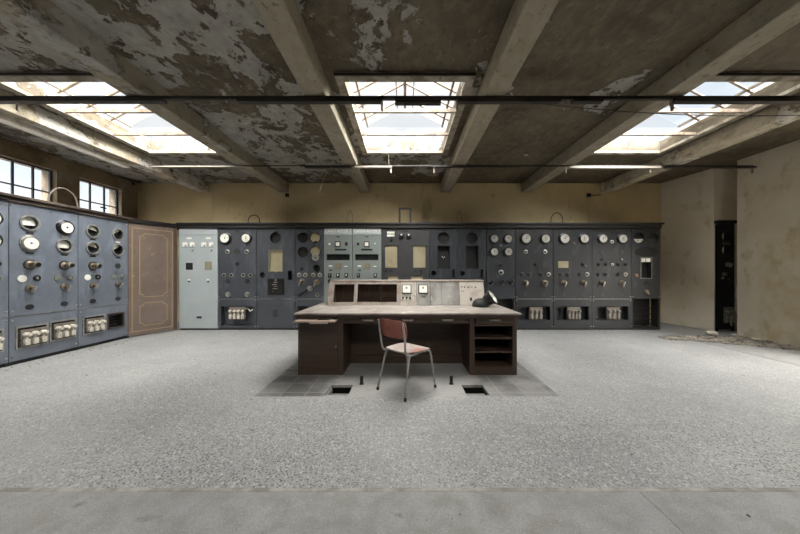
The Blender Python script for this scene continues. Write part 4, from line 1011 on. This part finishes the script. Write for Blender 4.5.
# loose gauge on desk
e = tag(empty('loose_gauge', (1.14, 4.34, .8085)), 'dismounted round gauge tilted on the desk beside the console', 'gauge')
MB().lathe([(.125, 0), (.128, .02), (.118, .06), (.09, .1), (.05, .122), (0, .128)], (0, 0, 0), (0, 0, 1), 28).build('housing', 'black', e)
ax = Vector((.75, -.35, .56)).normalized(); c0 = Vector((.155, -.02, .135))
MB().lathe([(.0, -.14), (.06, -.13), (.088, -.08), (.094, -.01), (.112, -.005), (.114, .028), (.102, .03), (.098, .012)], c0, ax, 28).build('drum', 'gloss', e)
g = MB().lathe([(.113, .0285), (.104, .036), (.096, .03), (.096, .016)], c0, ax, 28).build('chrome_rim', 'chrome', e)
MB().lathe([(.097, .018), (0, .018)], c0, ax, 28).build('gauge_face', 'white', e)
u = ax.orthogonal().normalized()
MB().cyl(c0 + ax * .022 - u * .01, c0 + ax * .022 + u * .07, .003, 5).build('needle', 'black', e)

# ------------------------------------------------------------------ chair
th = math.atan2(.72, .69)
e = tag(empty('school_chair', (.017, 3.285, 0), th - PI / 2), 'school chair with faded red laminate seat and grey tubular legs', 'chair')
# local: +y forward, +x right
sw, sd = .205, .245
def leg(pts, name='leg', r=.0115):
    o = MB().tube(pts, r, 10).build(name, 'tube', e); return o
def sm(pts, n=5):
    out = []
    P_ = [Vector(p) for p in pts]; P_ = [P_[0] * 2 - P_[1]] + P_ + [P_[-1] * 2 - P_[-2]]
    for i in range(1, len(P_) - 2):
        a, b, c, d = P_[i - 1:i + 3]
        for k in range(n):
            t = k / n; out.append(.5 * ((2 * b) + (-a + c) * t + (2 * a - 5 * b + 4 * c - d) * t * t + (-a + 3 * b - 3 * c + d) * t ** 3))
    out.append(P_[-2]); return out
for sx in (-1, 1):
    fl = leg(sm([(sx * .215, .255, .018), (sx * .20, .225, .22), (sx * .188, .205, .39), (sx * .184, .17, .437), (sx * .180, .10, .447), (sx * .178, -.05, .44)]))
    rl = leg(sm([(sx * .215, -.245, .018), (sx * .20, -.20, .22), (sx * .182, -.155, .40), (sx * .178, -.13, .430)]))
    MB().cyl((sx * .216, .256, 0), (sx * .2145, .252, .035), .015, 10).build('foot_cap', 'rubber', fl)
    MB().cyl((sx * .216, -.247, 0), (sx * .2145, -.242, .035), .015, 10).build('foot_cap', 'rubber', rl)
    MB().tube(sm([(sx * .176, -.04, .436), (sx * .178, -.14, .438), (sx * .180, -.195, .462), (sx * .184, -.215, .53), (sx * .19, -.225, .62), (sx * .19, -.255, .80)]), .0115, 10).build('back_upright', 'tube', e)
MB().cyl((-.178, -.10, .434), (.178, -.10, .434), .010, 8).build('cross_tube', 'tube', e)
MB().cyl((-.182, .12, .436), (.182, .12, .436), .010, 8).build('cross_tube', 'tube', e)
# seat: curved rounded board
mb = MB(); nx, ny = 14, 14; G = {}
def seatz(u, v): return .462 + .006 * u * u - .010 * max(0, v) ** 3 * 1.2 + .012 * max(0, -v) ** 2
for t in (0, 1):
    for i in range(nx + 1):
        for j in range(ny + 1):
            u, v = i / nx * 2 - 1, j / ny * 2 - 1
            ru = u * math.sqrt(1 - .28 * v * v); rv = v * math.sqrt(1 - .22 * u * u)
            wid = .205 + .012 * rv
            G[t, i, j] = mb.bm.verts.new((ru * wid, rv * .205 + .015, seatz(ru, rv) - .010 * t))
for i in range(nx):
    for j in range(ny):
        for t in (0, 1): mb.bm.faces.new((G[t, i, j], G[t, i + 1, j], G[t, i + 1, j + 1], G[t, i, j + 1]))
for i in range(nx):
    for j in (0, ny): mb.bm.faces.new((G[0, i, j], G[0, i + 1, j], G[1, i + 1, j], G[1, i, j]))
for j in range(ny):
    for i in (0, nx): mb.bm.faces.new((G[0, i, j], G[0, i, j + 1], G[1, i, j + 1], G[1, i, j]))
mb.build('seat', 'seat_dust', e)
# backrest: curved panel
mb = MB(); G = {}
for t in (0, 1):
    for i in range(nx + 1):
        for j in range(7):
            u = i / nx * 2 - 1; v = j / 6 * 2 - 1
            ru = u * math.sqrt(1 - .12 * v * v); rv = v * math.sqrt(1 - .18 * u ** 4)
            yb = -.232 - .016 * rv - .030 * (1 - ru * ru) + .010 + .009 * t
            G[t, i, j] = mb.bm.verts.new((ru * .198, yb + .012, .715 + rv * .10))
for i in range(nx):
    for j in range(6):
        for t in (0, 1): mb.bm.faces.new((G[t, i, j], G[t, i + 1, j], G[t, i + 1, j + 1], G[t, i, j + 1]))
for i in range(nx):
    for j in (0, 6): mb.bm.faces.new((G[0, i, j], G[0, i + 1, j], G[1, i + 1, j], G[1, i, j]))
for j in range(6):
    for i in (0, nx): mb.bm.faces.new((G[0, i, j], G[0, i, j + 1], G[1, i, j + 1], G[1, i, j]))
mb.build('backrest', 'seat', e)
# floor posts
for x, lab in ((-.515, 'short black floor stub beside the left floor duct and chair'), (.55, 'short black floor stub beside the floor duct before the desk shelves')):
    e = tag(empty('floor_stub', (x, 3.42, 0)), lab, 'floor stub', 'black stubs on the floor')
    e['label'] = lab.replace('left floor duct and chair', 'floor duct nearer the closed pedestal')
    MB().lathe([(.0, 0), (.028, 0), (.028, .006), (.019, .008), (.019, .085), (.014, .094), (0, .094)], (0, 0, 0), (0, 0, 1), 16).build('pin', 'black', e)

# ------------------------------------------------------------------ light, sky, camera
w = bpy.data.worlds.new('overcast_sky'); SC.world = w; w.use_nodes = True
nt = w.node_tree; bg = nt.nodes['Background']
tc = nt.nodes.new('ShaderNodeTexCoord'); n = nt.nodes.new('ShaderNodeTexNoise'); n.inputs['Scale'].default_value = 2.2; n.inputs['Detail'].default_value = 5
nt.links.new(tc.outputs['Generated'], n.inputs['Vector'])
c = mix(nt, ramp(nt, n.outputs['Fac'], .35, .65), (.84, .92, 1.0, 1), (1.0, .99, .97, 1))
nt.links.new(c, bg.inputs[0]); bg.inputs[1].default_value = 1.1
sun = bpy.data.lights.new('sun', 'SUN'); sun.energy = 88.0; sun.angle = R(115); sun.color = (1.0, .965, .91)
so = bpy.data.objects.new('sun', sun); COL.objects.link(so)
so.rotation_euler = Vector((-.46, .36, -1)).to_track_quat('-Z', 'Y').to_euler(); so.location = (2, 0, 9)
def portal(name, loc, rot, sx, sy):
    l = bpy.data.lights.new(name, 'AREA'); l.shape = 'RECTANGLE'; l.size = sx; l.size_y = sy; l.cycles.is_portal = True
    o = bpy.data.objects.new(name, l); o.location = loc; o.rotation_euler = rot; COL.objects.link(o)
for a, b in SKY:
    portal('skylight_portal', ((a + b) / 2, sum(SY) / 2, ZC + .7), (0, 0, 0), 1.8, 2.6)
    portal('skylight_portal', ((a + b) / 2, sum(SYB) / 2, ZC + .2), (0, 0, 0), 1.6, 1.9)
for a, b in WINS: portal('window_portal', (XL - .35, (a + b) / 2, (WZ0 + WZ1) / 2), (0, R(-90), 0), WZ1 - WZ0, b - a)

portal('door_portal', (XR + .52, 3.5, 1.25), (0, R(90), 0), 2.5, 1.2)
cam = bpy.data.cameras.new('camera'); co = bpy.data.objects.new('camera', cam); COL.objects.link(co)
co.location = (0, 0, H); co.rotation_euler = (R(90), 0, 0)
cam.sensor_width = 36; cam.lens = 288 * 36 / 800; cam.shift_x = -5 / 800; cam.shift_y = 5 / 800; cam.clip_start = .05
SC.camera = co
SC.view_settings.view_transform = 'Standard'; SC.view_settings.look = 'None'; SC.view_settings.gamma = 1; SC.view_settings.use_curve_mapping = False
SC.view_settings.exposure = 0.05
SC.cycles.max_bounces = 12; SC.cycles.diffuse_bounces = 8; SC.cycles.transparent_max_bounces = 12
SC.cycles.use_denoising = True; SC.cycles.sample_clamp_indirect = 10
